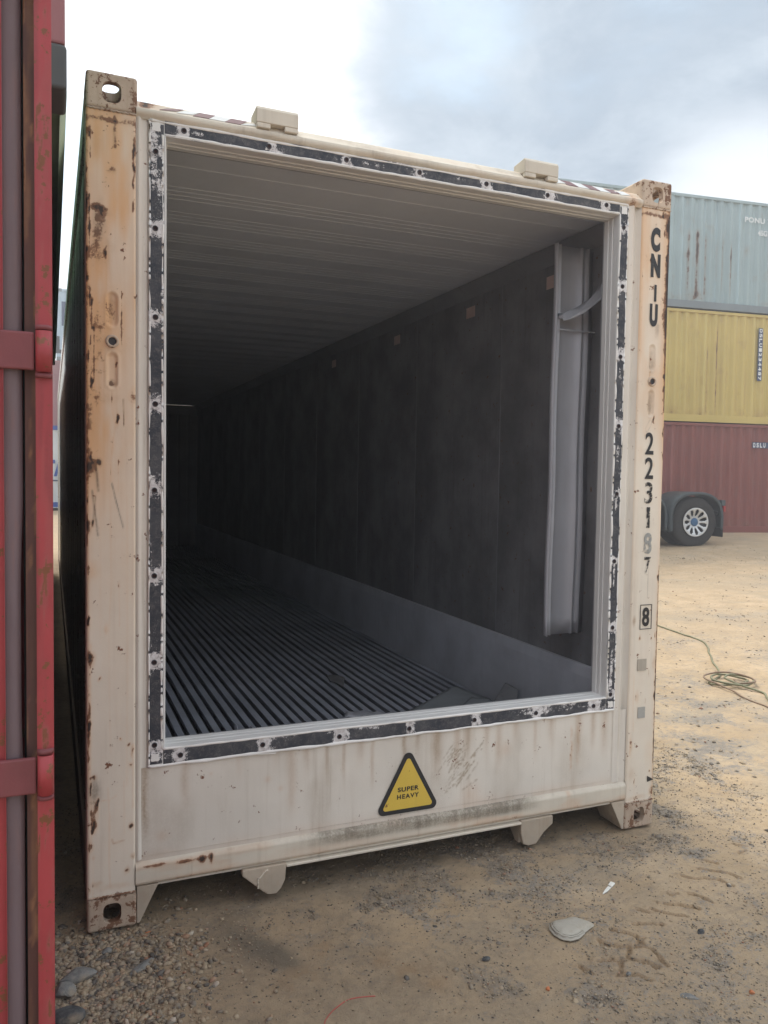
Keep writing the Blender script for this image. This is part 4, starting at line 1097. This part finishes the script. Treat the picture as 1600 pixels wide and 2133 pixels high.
# ------------------------------------------------------------------ generic corrugated container
def corrugated(name, label, cat, loc, rz, LL, mats, HH=2.591, group=None, rust_fn=None, phase=0.0, rows=36, roofed=True):
    root = thing(name, label, cat, loc, rz, group); body, rails = mats; WW = 2.438
    p, dp = .262, .046; xs = [.16]; ys = [.012]
    k = 0; x_ = .20 + phase
    while x_ + p < LL - .16:
        xs += [x_, x_ + .070, x_ + .138, x_ + .208]; ys += [.012, .012 + dp, .012 + dp, .012]; x_ += p
    xs.append(LL - .16); ys.append(.012)
    if rust_fn:
        xd = np.array(sorted(set(xs) | set(np.arange(8.2, LL - .2, .022)))); ys = list(np.interp(xd, xs, ys)); xs = list(xd)
    xs = np.array(xs); ys = np.array(ys); zs = np.linspace(.165, HH - .08, rows)
    Xg = np.repeat(xs[:, None], rows, 1); Yg = np.repeat(ys[:, None], rows, 1); Zg = np.repeat(zs[None], len(xs), 0)
    ru = np.zeros(Xg.shape); di = np.zeros(Xg.shape)
    if rust_fn: ru, di = rust_fn(Xg, Zg)
    link('side_panel', grid_mesh('side_panel', np.stack([Xg, Yg, Zg], -1), {'rust': ru, 'dirt': di}), body, root)
    link('side_panel', grid_mesh('side_panel', np.stack([Xg, WW - Yg, Zg], -1)[::-1], {'rust': ru, 'dirt': di}), body, root)
    for y0, y1 in ((.0, .06), (WW - .06, WW)):
        MB().box(.178, LL - .178, y0, y1, .0, .165).build('bottom_rail', rails, root, bevel=.006)
        MB().box(.178, LL - .178, y0, y1, HH - .08, HH - .015).build('top_rail', body, root, bevel=.006)
    for x0 in (0, LL - .16):
        for y0 in (0, WW - .14):
            MB().box(x0, x0 + .16, y0, y0 + .14, .118, HH - .118).build('corner_post', body, root, bevel=.008)
            for z0 in (0, HH - .118):
                a = x0 if x0 == 0 else LL - .178
                MB().box(a, a + .178, y0 if y0 == 0 else WW - .162, (y0 if y0 == 0 else WW - .162) + .162, z0, z0 + .118).build('corner_casting', rails, root, bevel=.01)
    for x0 in (.02, LL - .05):
        MB().box(x0, x0 + .03, .14, WW - .14, .06, HH - .06).build('end_panel', body, root)
    MB().box(.1, LL - .1, .06, WW - .06, HH - .045, HH - .02).build('roof', body, root)
    MB().box(.1, LL - .1, .06, WW - .06, .12, .15).build('underfloor', M_chassis, root)
    return root


ang = math.radians(-7.6); ca, sa = math.cos(ang), math.sin(ang)
A0 = Vector((13.17, 11.67)); along = Vector((ca, sa))
start = A0 - along * 8.55; SL = 12.192        # left ends of the stack


def strk(cols, zt=1.7, seed=0):
    def f(Xg, Zg):
        ru = np.zeros(Xg.shape); di = np.zeros(Xg.shape)
        for cx_, z0, z1, a_, wd in cols:
            k = np.exp(-((Xg - cx_) / wd) ** 2) * sm(Zg, z0 - .05, z0 + .25) * (1 - sm(Zg, z1 - .15, z1 + .1)) * (.4 + fbm(Xg * 9, Zg * 7, 3))
            ru = ru + a_ * k
        ru = ru + .50 * (1 - sm(Zg, .2, .42)) * sm(fbm(Xg * 3 + seed, Zg * 4, 3), .45, .65)
        ru = ru + .28 * sm(fbm(Xg * 6 + seed, Zg * 5 + 7, 4), .66, .78)
        return ru, di
    return f


# distance along the side (m) of a few marks, measured from the stack's left end (visible part starts about 8.6 m)
red = corrugated('shipping_container', 'red brown corrugated container at the bottom of the right hand stack', 'shipping container', (start.x, start.y, .335), ang, SL, (M_maroon, M_maroon), group='containers in the stack to the right',
                 rust_fn=strk([(9.9, .9, 2.0, .35, .02), (10.8, .8, 2.2, .3, .02)], seed=3))
yel = corrugated('shipping_container', 'mustard yellow corrugated container in the middle of the right hand stack', 'shipping container', (start.x - .03, start.y + .02, .335 + 2.606), ang, SL, (M_mustard, M_mustard), group='containers in the stack to the right',
                 rust_fn=strk([(9.46, .2, 1.8, .62, .030), (9.71, .2, 2.25, .85, .035), (9.20, .7, 1.6, .40, .02), (9.85, .3, 1.5, .35, .02), (10.30, .2, 1.0, .45, .02), (10.54, .25, 1.2, .5, .02), (10.8, .9, 1.3, .3, .04), (9.0, .3, .9, .4, .02)], seed=9), phase=.05)
gre = corrugated('shipping_container', 'pale grey green corrugated container on top of the right hand stack', 'shipping container', (start.x - .05, start.y, .335 + 5.215), ang, SL, (M_celadon, M_beamgrey), group='containers in the stack to the right', HH=2.575,
                 rust_fn=strk([(8.86, .3, 1.75, .75, .030), (9.10, .25, 1.80, .95, .035), (9.33, .25, 1.7, .75, .028), (9.62, .6, 1.6, .5, .02), (9.78, .4, 1.7, .7, .028), (10.0, .25, 1.55, .85, .028), (10.42, 1.25, 1.5, 1.0, .05), (9.2, 1.52, 1.62, .45, .35), (10.15, .75, .85, .8, .06), (9.1, .2, .42, .7, .3)], seed=15), phase=.1)
put_text('PONU 781155', gre, M_paleletter, (10.95, .006, 2.14), 1.24, .125, 'marking', cs=1.1, bold=.004)
put_text('45G1', gre, M_paleletter, (10.86, .006, 1.86), .32, .13, 'marking', bold=.004)
o = MB().box(10.83, 10.95, .002, .0105, 1.02, 2.26).build('number_plate', M_navy, yel)
for k, ch_ in enumerate('DSLU1234487'): put_text(ch_, o, M_letterw, (10.89, .0005, 2.200 - k * .112), .085, .082, 'character', rot=-PI / 2, bold=.004)
o = MB().box(10.72, 11.40, .002, .0105, 2.03, 2.17).build('number_plate', M_navy, red)
for k, ch_ in enumerate('DSLU 12344'):
    if ch_ != ' ': put_text(ch_, o, M_letterw, (10.77 + k * .095, .0005, 2.10), .062, .11, 'character', bold=.004)
put_text('45', red, M_paleletter, (11.28, .006, 1.92), .15, .12, 'marking')

# ------------------------------------------------------------------ truck with rear wheels
TR = thing('truck', 'dark truck tail with alloy wheel and black mudguard parked before the red brown container', 'truck', (12.13, 9.83, .195), math.radians(-8))
R0 = .52


def wheel(x0, y0, parent):
    wr = bpy.data.objects.new('wheel', None); COL.objects.link(wr); wr.parent = parent; wr.location = (x0, y0, R0)
    tp = [(.292, .02), (.31, .004), (.36, -.004), (.43, -.006), (.478, .006), (.503, .022), (.518, .045), (.520, .08), (.520, .24), (.516, .262), (.48, .285), (.36, .29), (.30, .275)]
    MB().revolve(tp, (0, 0, 0), 72).build('tyre', M_tyre, wr, smooth=True)
    mb = MB()
    for k in range(60):
        a = 2 * PI * k / 60; 
        for yy_, wd in ((.06, .05), (.135, .05), (.21, .05)):
            c_, s2 = math.cos(a + yy_), math.sin(a + yy_); c2, s3 = math.cos(a + yy_ + .075), math.sin(a + yy_ + .075)
            r1, r2 = .5195, .5265
            mb.add([(c_ * r1, yy_, s2 * r1), (c2 * r1, yy_, s3 * r1), (c2 * r1, yy_ + wd, s3 * r1), (c_ * r1, yy_ + wd, s2 * r1), (c_ * r2, yy_, s2 * r2), (c2 * r2, yy_, s3 * r2), (c2 * r2, yy_ + wd, s3 * r2), (c_ * r2, yy_ + wd, s2 * r2)],
                   [(4, 5, 6, 7), (0, 1, 5, 4), (1, 2, 6, 5), (2, 3, 7, 6), (3, 0, 4, 7)])
    mb.build('tread', M_tyre, wr)['kind'] = 'stuff'
    ns = 11; per = 10; rr = [.070, .10, .125, .135, .150, .18, .205, .222, .235, .262, .278, .292, .298]
    def dep(r_): return .055 * (1 - sm(r_, .07, .27)) - .010
    vs = []; fs = []; T = ns * per
    for r_ in rr:
        for j in range(T):
            a = 2 * PI * j / T; vs.append((r_ * math.cos(a), float(dep(r_)), r_ * math.sin(a)))
    for i in range(len(rr) - 1):
        rm = (rr[i] + rr[i + 1]) / 2
        for j in range(T):
            ph = (j % per + .5) / per; half = .30 if .15 < rm < .235 else (.20 if .125 < rm < .262 else 0)
            if half and abs(ph - .5) < half: continue
            fs.append((i * T + j, i * T + (j + 1) % T, (i + 1) * T + (j + 1) % T, (i + 1) * T + j))
    rim = MB().add(vs, fs).build('rim', M_rim, wr, smooth=True); s_ = rim.modifiers.new('s', 'SOLIDIFY'); s_.thickness = .012; s_.offset = -1
    MB().revolve([(.30, -.010), (.298, .06), (.27, .085), (.001, .10)], (0, 0, 0), 40).build('brake_drum', M_chassis, wr)
    MB().revolve([(.085, .055), (.083, .020), (.062, .006), (.001, .004)], (0, 0, 0), 28).build('hub', M_hub, wr, smooth=True)
    return wr


def mudguard(x0, parent, flap):
    """squarish arch over the wheel; x0 wheel centre"""
    pr = []
    for a in np.linspace(math.radians(-14), math.radians(194), 34):
        c_, s_ = math.cos(a), math.sin(a); e = 2.7; r_ = 1 / ((abs(c_) / .615) ** e + (abs(s_) / .60) ** e) ** (1 / e); pr.append((x0 + r_ * c_, R0 + r_ * s_))
    pr.append((pr[-1][0], .33)); pr.insert(0, (pr[0][0] + .03, .36))
    ys = [-.05, -.035, .60]
    P = np.zeros((len(pr), 4, 3))
    for i, (a, b) in enumerate(pr):
        dx, dz = a - x0, b - R0; l = math.hypot(dx, dz); k = 1 - .045 / l
        P[i, 0] = (x0 + dx * k, -.045, R0 + dz * k); P[i, 1] = (a, -.06, b); P[i, 2] = (x0 + dx * 1.02, -.01, R0 + dz * 1.02); P[i, 3] = (x0 + dx * 1.02, .62, R0 + dz * 1.02)
    g = link('mudguard', grid_mesh('mudguard', P), M_fender, parent, smooth=True); s_ = g.modifiers.new('s', 'SOLIDIFY'); s_.thickness = .012
    if flap:
        MB().box(x0 + .60, x0 + .625, -.06, .55, .215, .40).build('mud_flap', M_rubber, g)
    return g


wheel(0, 0, TR); wheel(0, .32, TR); wheel(-1.32, 0, TR); wheel(-1.32, .32, TR); wheel(0, 1.75, TR); wheel(-1.32, 1.75, TR)
mudguard(0, TR, True); mudguard(-1.32, TR, False)
for y0 in (.75, 1.5): MB().box(-4.2, .62, y0, y0 + .09, .72, .98).build('chassis_rail', M_chassis, TR, bevel=.005)
for x0 in (0, -1.32): MB().revolve([(.08, .3), (.08, 1.9)], (x0, 0, R0), 16).build('axle', M_chassis, TR)
MB().box(.60, .70, -.02, .12, .86, .98).build('lamp_bracket', M_fender, TR, bevel=.01)
MB().box(.645, .70, -.03, .10, .74, .86).build('tail_light', M_taillight, TR, bevel=.008)
MB().box(.58, .66, .1, 2.2, .66, .74).build('rear_crossbar', M_chassis, TR)
MB().prism([(-1.0, .98), (-.9, 1.08), (-.2, 1.08), (.1, .98)], 1, .7, 1.65).build('coupling_plate', M_chassis, TR)

# ------------------------------------------------------------------ red container to the left (door end)
RY = -1.486; RX = -.106
RD = thing('red_container', 'red container at the left edge, its hinged grey door seen close up', 'shipping container', (RX, RY, 0))


def rel(x): return x - RX


def post_strip(name, xa, xb, y0, y1, mat, k=8, bulge=0.0, z0=.0, z1=2.59):
    xs = np.linspace(rel(xa), rel(xb), k); zs = np.linspace(z0, z1, 300); Xg, Zg = np.meshgrid(xs, zs, indexing='ij')
    t = (Xg - xs[0]) / (xs[-1] - xs[0]); Yg = y0 - bulge * (1 - (2 * t - 1) ** 2) + 0 * Zg
    ru = .55 * sm(fbm(Xg * 120 + 3, Zg * 18, 4), .58, .75) + .25 * sm(fbm(Xg * 80, Zg * 7 + 5, 3), .55, .7)
    link(name, grid_mesh(name, np.stack([Xg, Yg, Zg], -1), {'rust': ru, 'dirt': .4 * sm(fbm(Xg * 70, Zg * 5 + 30, 3), .5, .7)}), mat, RD, smooth=True)
    MB().box(rel(xa) + .0004, rel(xb) - .0004, y0 + .001, y1, z0, z1).build(name, mat, RD)


post_strip('corner_post', -.1305, -.106, 0.0, .12, M_red, 10, .003)
post_strip('post_recess', -.146, -.1309, .020, .10, M_redbrown, 5)
MB().box(rel(-.1495), rel(-.1465), .034, .09, 0, 2.59).build('door_gap', M_rubber, RD)
# grey door edge, slightly wavy
zs = np.linspace(.05, 2.55, 260); xs = np.linspace(0, 1, 14)
T, Zg = np.meshgrid(xs, zs, indexing='ij')
xr = rel(-.1497) - .0035 * sm(np.sin(Zg * 5.1 + 1.2), .3, .95)
Xg = rel(-.176) + (xr - rel(-.176)) * T; Yg = .004 - .0008 * np.sin(T * 3) + .014 * T ** 9 + (fbm(Xg * 30, Zg * 9, 3) - .5) * .002
ru = .35 * sm(fbm(Xg * 90, Zg * 12, 4), .6, .75)
link('door_edge', grid_mesh('door_edge', np.stack([Xg, Yg, Zg], -1), {'rust': ru, 'dirt': .3 * sm(fbm(Xg * 60, Zg * 4, 3), .5, .7)}), M_doorgrey, RD, smooth=True)
MB().box(rel(-.176) + .0005, rel(-.155), .010, .06, .05, 2.55).build('door_edge', M_doorgrey, RD)
dk = MB(); a = rel(-.1768); pf = [(a, .004)]
x_ = a - .02
while x_ > -1.15:
    pf += [(x_, .004), (x_ - .03, .034), (x_ - .12, .034), (x_ - .15, .004)]; x_ -= .26
pf.append((-1.2, .004)); dk.sweep(pf, 2, [.10, 1.0, 1.8, 2.5]); dk.build('door_panel', M_red, RD)
MB().box(rel(-.1764) + .0002, rel(-.1752), -.004, .03, .05, 2.55).build('edge_trim', M_red, RD)
for zc in (.30, 1.107, 1.768, 2.35):
    o = MB().box(rel(-.215), rel(-.1318), -.008, .001, zc - .029, zc + .029).build('hinge_blade', M_lug, RD, bevel=.003)
    MB().tube([(rel(-.1185), -.006, zc - .031), (rel(-.1185), -.006, zc + .031)], .0118, 20).build('hinge_barrel', M_red, o, smooth=True)
    for e in (-1, 1):
        MB().tube([(rel(-.1185), -.001, zc + e * .0335), (rel(-.1185), -.001, zc + e * .040)], .0125, 18).build('hinge_lug', M_lug, o, smooth=True)
# rest of the body
MB().box(-.27, -.010, .13, .15, .12, 2.5).build('post_back', M_red, RD)
yv = .13; pf = []
while yv < 11.9:
    pf += [(-.012, yv), (-.044, yv + .07), (-.044, yv + .14), (-.012, yv + .21)]; yv += .278
mb = MB().sweep(pf + [(-.012, 12.0)], 2, [.16, 1.3, 2.5]); mb.build('side_panel', M_pink, RD)
MB().box(-.06, -.008, .13, 12.0, .0, .16).build('bottom_rail', M_pink, RD); MB().box(-.06, -.008, .13, 12.0, 2.5, 2.58).build('top_rail', M_pink, RD)
MB().box(-2.43, -.05, .15, 12.0, 2.53, 2.56).build('roof', M_pink, RD)
MB().box(-2.43, -2.40, .15, 12.0, .05, 2.53).build('side_panel', M_pink, RD)
MB().box(-2.43, -1.21, .0, .04, .05, 2.55).build('door_panel', M_red, RD)
MB().box(-2.43, -.06, .15, 12.0, .12, .16).build('underfloor', M_chassis, RD)

# ------------------------------------------------------------------ green 20 ft container on top of it
GX = -.066; GY = -.50
GR = thing('green_container', 'green container stacked above the red one with dark corner casting', 'shipping container', (GX, GY, 2.598))
put_casting(0, 0, 0, -1, 1, False, GR, M_greendark)
MB().box(-.16, -.004, .004, .15, .119, 2.47).build('corner_post', M_pink, GR, bevel=.006)
MB().prism([(-.016, -.006), (.003, .060), (.003, .075), (-.020, .075)], 1, .180, 6.0).build('rail_flange', M_greenlit, GR)
MB().box(-.07, -.003, .179, 6.0, .076, .16).build('bottom_rail', M_green, GR, bevel=.003)
MB().box(-2.40, -.013, .179, 6.0, .004, .012).build('underside', M_green, GR)
pf = []; yv = .18
while yv < 5.7:
    pf += [(-.010, yv), (-.042, yv + .07), (-.042, yv + .14), (-.010, yv + .21)]; yv += .278
MB().sweep(pf + [(-.010, 6.0)], 2, [.16, 1.3, 2.47]).build('side_panel', M_green, GR)
MB().box(-2.43, -.16, .02, .06, .12, 2.47).build('end_panel', M_green, GR)
MB().box(-2.43, -.01, .06, 6.0, 2.47, 2.55).build('roof', M_green, GR)
MB().box(-2.43, -2.40, .06, 6.0, .02, 2.47).build('side_panel', M_green, GR)
MB().box(-2.43, -.01, 6.0, 6.05, .0, 2.55).build('end_panel', M_greendark, GR)
MB().box(-.16, -.004, 5.9, 6.06, .0, 2.5).build('corner_post', M_greendark, GR)

# ------------------------------------------------------------------ containers far behind the gap
fw = corrugated('far_container', 'white container with blue bands standing alone beyond the gap', 'shipping container', (-6.0, 24.2, .40), 0, 12.192, (M_bluewhite, M_bluewhite), rows=4)
MB().box(.18, 12.0, -.006, .011, 2.44, 2.575).build('blue_band', M_blue, fw); MB().box(.18, 12.0, -.006, .011, .03, .18).build('blue_band', M_blue, fw)
MB().box(.18, 12.0, .0, .011, .84, .88).build('dark_line', M_navy, fw)
put_text('TA', fw, M_blue, (6.02, .005, 1.25), .62, .52, 'lettering', bold=.004)
f1 = corrugated('far_container', 'red container at ground level behind the white one', 'shipping container', (-2.0, 28.8, .40), 0, 12.192, (M_pink, M_pink), rows=4)
f2 = corrugated('far_container', 'faded pinkish red container under the pale blue one', 'shipping container', (-2.0, 28.8, 3.0), 0, 12.192, (M_pink, M_beamgrey), rows=4)
f3 = corrugated('far_container', 'pale blue container with navy block and black letter topmost behind the gap', 'shipping container', (.10, 28.8, 5.6), 0, 12.192, (M_sky, M_beamgrey), rows=4)
MB().box(.17, 1.6, -.002, .0115, 1.25, 2.12).build('navy_block', M_navy, f3)
put_text('L', f3, M_black, (.14, -.004, .55), .34, .62, 'lettering', bold=.004)

# ------------------------------------------------------------------ things on the ground
def gz(x_, y_): return float(gheight(np.array(float(x_)), np.array(float(y_))))


def smooth_path(pts, step=.02):
    out_ = []; P = [Vector(p) for p in pts]; P = [P[0] * 2 - P[1]] + P + [P[-1] * 2 - P[-2]]
    for i in range(1, len(P) - 2):
        a, b, c_, d_ = P[i - 1:i + 3]; m_ = max(3, int((c_ - b).length / step))
        for k in range(m_):
            t = k / m_; out_.append(.5 * ((2 * b) + (c_ - a) * t + (2 * a - 5 * b + 4 * c_ - d_) * t * t + (-a + 3 * b - 3 * c_ + d_) * t ** 3))
    out_.append(P[-2]); return out_


def cord(name, label, cat, pts, r, mat, lift=None):
    path = smooth_path([(p[0], p[1], (p[2] if len(p) > 2 else 0)) for p in pts])
    path = [Vector((p.x, p.y, gz(p.x, p.y) + r * .8 + p.z)) for p in path]
    o = MB().tube(path, r, 8).build(name, mat, None, smooth=True); return setp(o, label, cat)


cord('garden_hose', 'olive garden hose trailing from behind the cream container into a tangled coil', 'hose',
     [(6.3, 5.2), (6.05, 4.3), (5.935, 3.899), (5.85, 3.46), (5.80, 3.15), (5.64, 2.90), (5.50, 2.75), (5.38, 2.6), (5.22, 2.42), (5.10, 2.25), (4.93, 2.05), (4.78, 1.95), (4.66, 1.90), (4.62, 1.80, .01), (4.72, 1.72, .02), (4.88, 1.74, .02), (4.98, 1.84, .01),
      (4.92, 1.96, .02), (4.78, 1.97, .03), (4.66, 1.86, .03), (4.70, 1.70, .03), (4.80, 1.66, .02), (4.94, 1.72, .03), (5.0, 1.82, .03), (4.90, 1.90, .04), (4.76, 1.84, .04), (4.74, 1.72, .03), (4.78, 1.60, .01), (4.80, 1.50), (4.72, 1.40), (4.62, 1.28), (4.50, 1.15), (4.35, 1.0), (4.2, .8)],
     .0085, M_hose)
cord('cable', 'tan cable looped through the hose coil', 'cable',
     [(4.45, 1.05), (4.53, 1.24), (4.55, 1.42), (4.60, 1.60, .01), (4.62, 1.75, .02), (4.64, 1.93, .03), (4.76, 1.99, .04), (4.90, 1.93, .05), (4.97, 1.78, .04), (4.88, 1.66, .04), (4.76, 1.70, .03), (4.82, 1.80, .03)], .007, M_cable)
cord('wire', 'thin red wire curving over the dirt at the bottom edge', 'wire', [(.60, -.80), (.613, -.717), (.651, -.670), (.68, -.652), (.708, -.638), (.74, -.637), (.776, -.643), (.80, -.65)], .0016, M_wire)

# flattened canvas cap
oc = thing('canvas_cap', 'grubby flattened canvas cap lying on the dirt below the right support tab', 'cap', (1.58, -.572, gz(1.58, -.572)))
ol = [(-.075, .028), (-.082, -.005), (-.080, -.035), (-.062, -.058), (-.030, -.066), (.080, -.018), (.084, -.010), (.046, .050), (.036, .054), (-.050, .052)]
dn = []
for i in range(len(ol)):
    a_, b_ = ol[i], ol[(i + 1) % len(ol)]
    for t in np.linspace(0, 1, 5)[:-1]: dn.append((a_[0] + (b_[0] - a_[0]) * t, a_[1] + (b_[1] - a_[1]) * t))
rg_ = np.array([0.01, .15, .3, .45, .6, .75, .86, .94, .985, 1.0]); P = np.zeros((len(rg_), len(dn) + 1, 3))
for i, q_ in enumerate(rg_):
    for j in range(len(dn) + 1):
        x_, y_ = dn[j % len(dn)][0] * q_, dn[j % len(dn)][1] * q_
        P[i, j] = (x_, y_, .014 * (1 - q_ ** 6) + .004 + .005 * (float(fbm(np.array(x_ * 60 + 5), np.array(y_ * 60), 3)) - .5) + .006 * sm(-x_, .03, .08) * (1 - q_ ** 8))
o = link('crown', grid_mesh('crown', P[:, ::-1]), M_cloth, oc, smooth=True)
for rr_, hh_, w_ in ((1.02, .004, .0035), (.93, .012, .003), (.86, .015, .002)):
    pts = [(x_ * rr_, y_ * rr_, hh_) for x_, y_ in ((-.066, .042), (-.080, .015), (-.083, -.015), (-.074, -.045), (-.052, -.062), (-.02, -.062), (.02, -.045))]
    pts = [tuple(p_) for p_ in [Vector(p) for p in pts]]
    MB().tube(pts, [w_ * .6, w_, w_, w_, w_, w_ * .8, w_ * .3], 7).build('brim_fold', M_cloth, oc, smooth=True)
# white plastic piece
ow = thing('plastic_spatula', 'thin white plastic spatula lying on the dirt', 'spatula', (1.88, -.388, gz(1.88, -.388) + .003), math.radians(31))
MB().prism([(-.052, -.001), (-.02, -.007), (.012, -.008), (.014, .006), (-.02, .005), (-.052, .002)], 2, 0, .004).build('blade', M_plastic, ow, bevel=.001)
MB().prism([(.0145, -.009), (.050, -.010), (.052, .009), (.020, .008)], 2, .0, .007).build('handle', M_plastic, ow, bevel=.002)


def rock(name, label, cat, x_, y_, rx, ry, rz, mat, seed, rot=0.0, sink=.3):
    rs = np.random.default_rng(seed); import bmesh
    bm = bmesh.new(); bmesh.ops.create_icosphere(bm, subdivisions=3, radius=1.0)
    off = rs.uniform(0, 50, 3); planes = [(Vector(rs.normal(size=3)).normalized(), rs.uniform(.62, .88)) for _ in range(9)]
    for v in bm.verts:
        p = v.co.copy()
        for pn, pd in planes:
            d = p.dot(pn)
            if d > pd: p -= pn * (d - pd) * .92
        f = 1 + .10 * (float(fbm(np.array(p.x * 2 + off[0]), np.array(p.y * 2 + p.z * 1.7 + off[1]), 3)) - .5)
        v.co = Vector((p.x * rx * f, p.y * ry * f, p.z * rz * f))
    me = bpy.data.meshes.new(name); bm.to_mesh(me); bm.free()
    o = link(name, me, mat); o.location = (x_, y_, gz(x_, y_) + rz * (1 - 2 * sink)); o.rotation_euler = (rs.uniform(-.12, .12), rs.uniform(-.12, .12), rot)
    return setp(o, label, cat)


rock('rock', 'broad flat grey rock in the gravel beside the red post', 'rock', -.035, -.235, .062, .036, .022, M_stone, 1, .1)
rock('rock', 'blue grey rock just below the broad flat one, against the red post', 'rock', -.078, -.30, .034, .038, .026, M_stone, 2, .5)
rock('rock', 'dark rock cut by the bottom edge beside the red post', 'rock', -.075, -.425, .055, .042, .026, M_stonedark, 3, .2)
rock('rock', 'long thin grey slab half buried left of the dark damp stain', 'rock', .162, -.232, .060, .018, .008, M_stone, 4, .7, .35)
rock('stone', 'pale angular stone at the foot of the cream container left casting', 'stone', .055, -.115, .018, .014, .012, M_stone, 5, .3)
rock('stone', 'lone dark stone on the dirt right of the tread marks', 'stone', 1.996, -.749, .016, .012, .011, M_stonedark, 6, .4)
rock('stone', 'dark oval stone left of the grey gravel at the bottom', 'stone', 1.208, -.616, .017, .010, .009, M_stonedark, 7, .1)
rock('stone', 'small grey stone sitting in the lowest tread mark', 'stone', 1.60, -.845, .009, .008, .008, M_stone, 8)
rock('stone', 'reddish brown stone near the bottom right corner', 'stone', 1.90, -1.06, .009, .008, .008, M_brick, 9)
rock('brick_chip', 'orange brick chip in the gravel at the bottom', 'brick chip', 1.315, -.812, .012, .007, .006, M_brick, 10, .9)
rock('brick_chip', 'thin orange chip lying just under the left end gusset', 'brick chip', .195, -.045, .010, .003, .003, M_brick, 11, .1)
rock('stone', 'pale flat stone slab in the dirt at the bottom right', 'stone', 1.70, -1.005, .030, .014, .006, M_stone, 12, -.7, .35)

scene.render.film_transparent = False
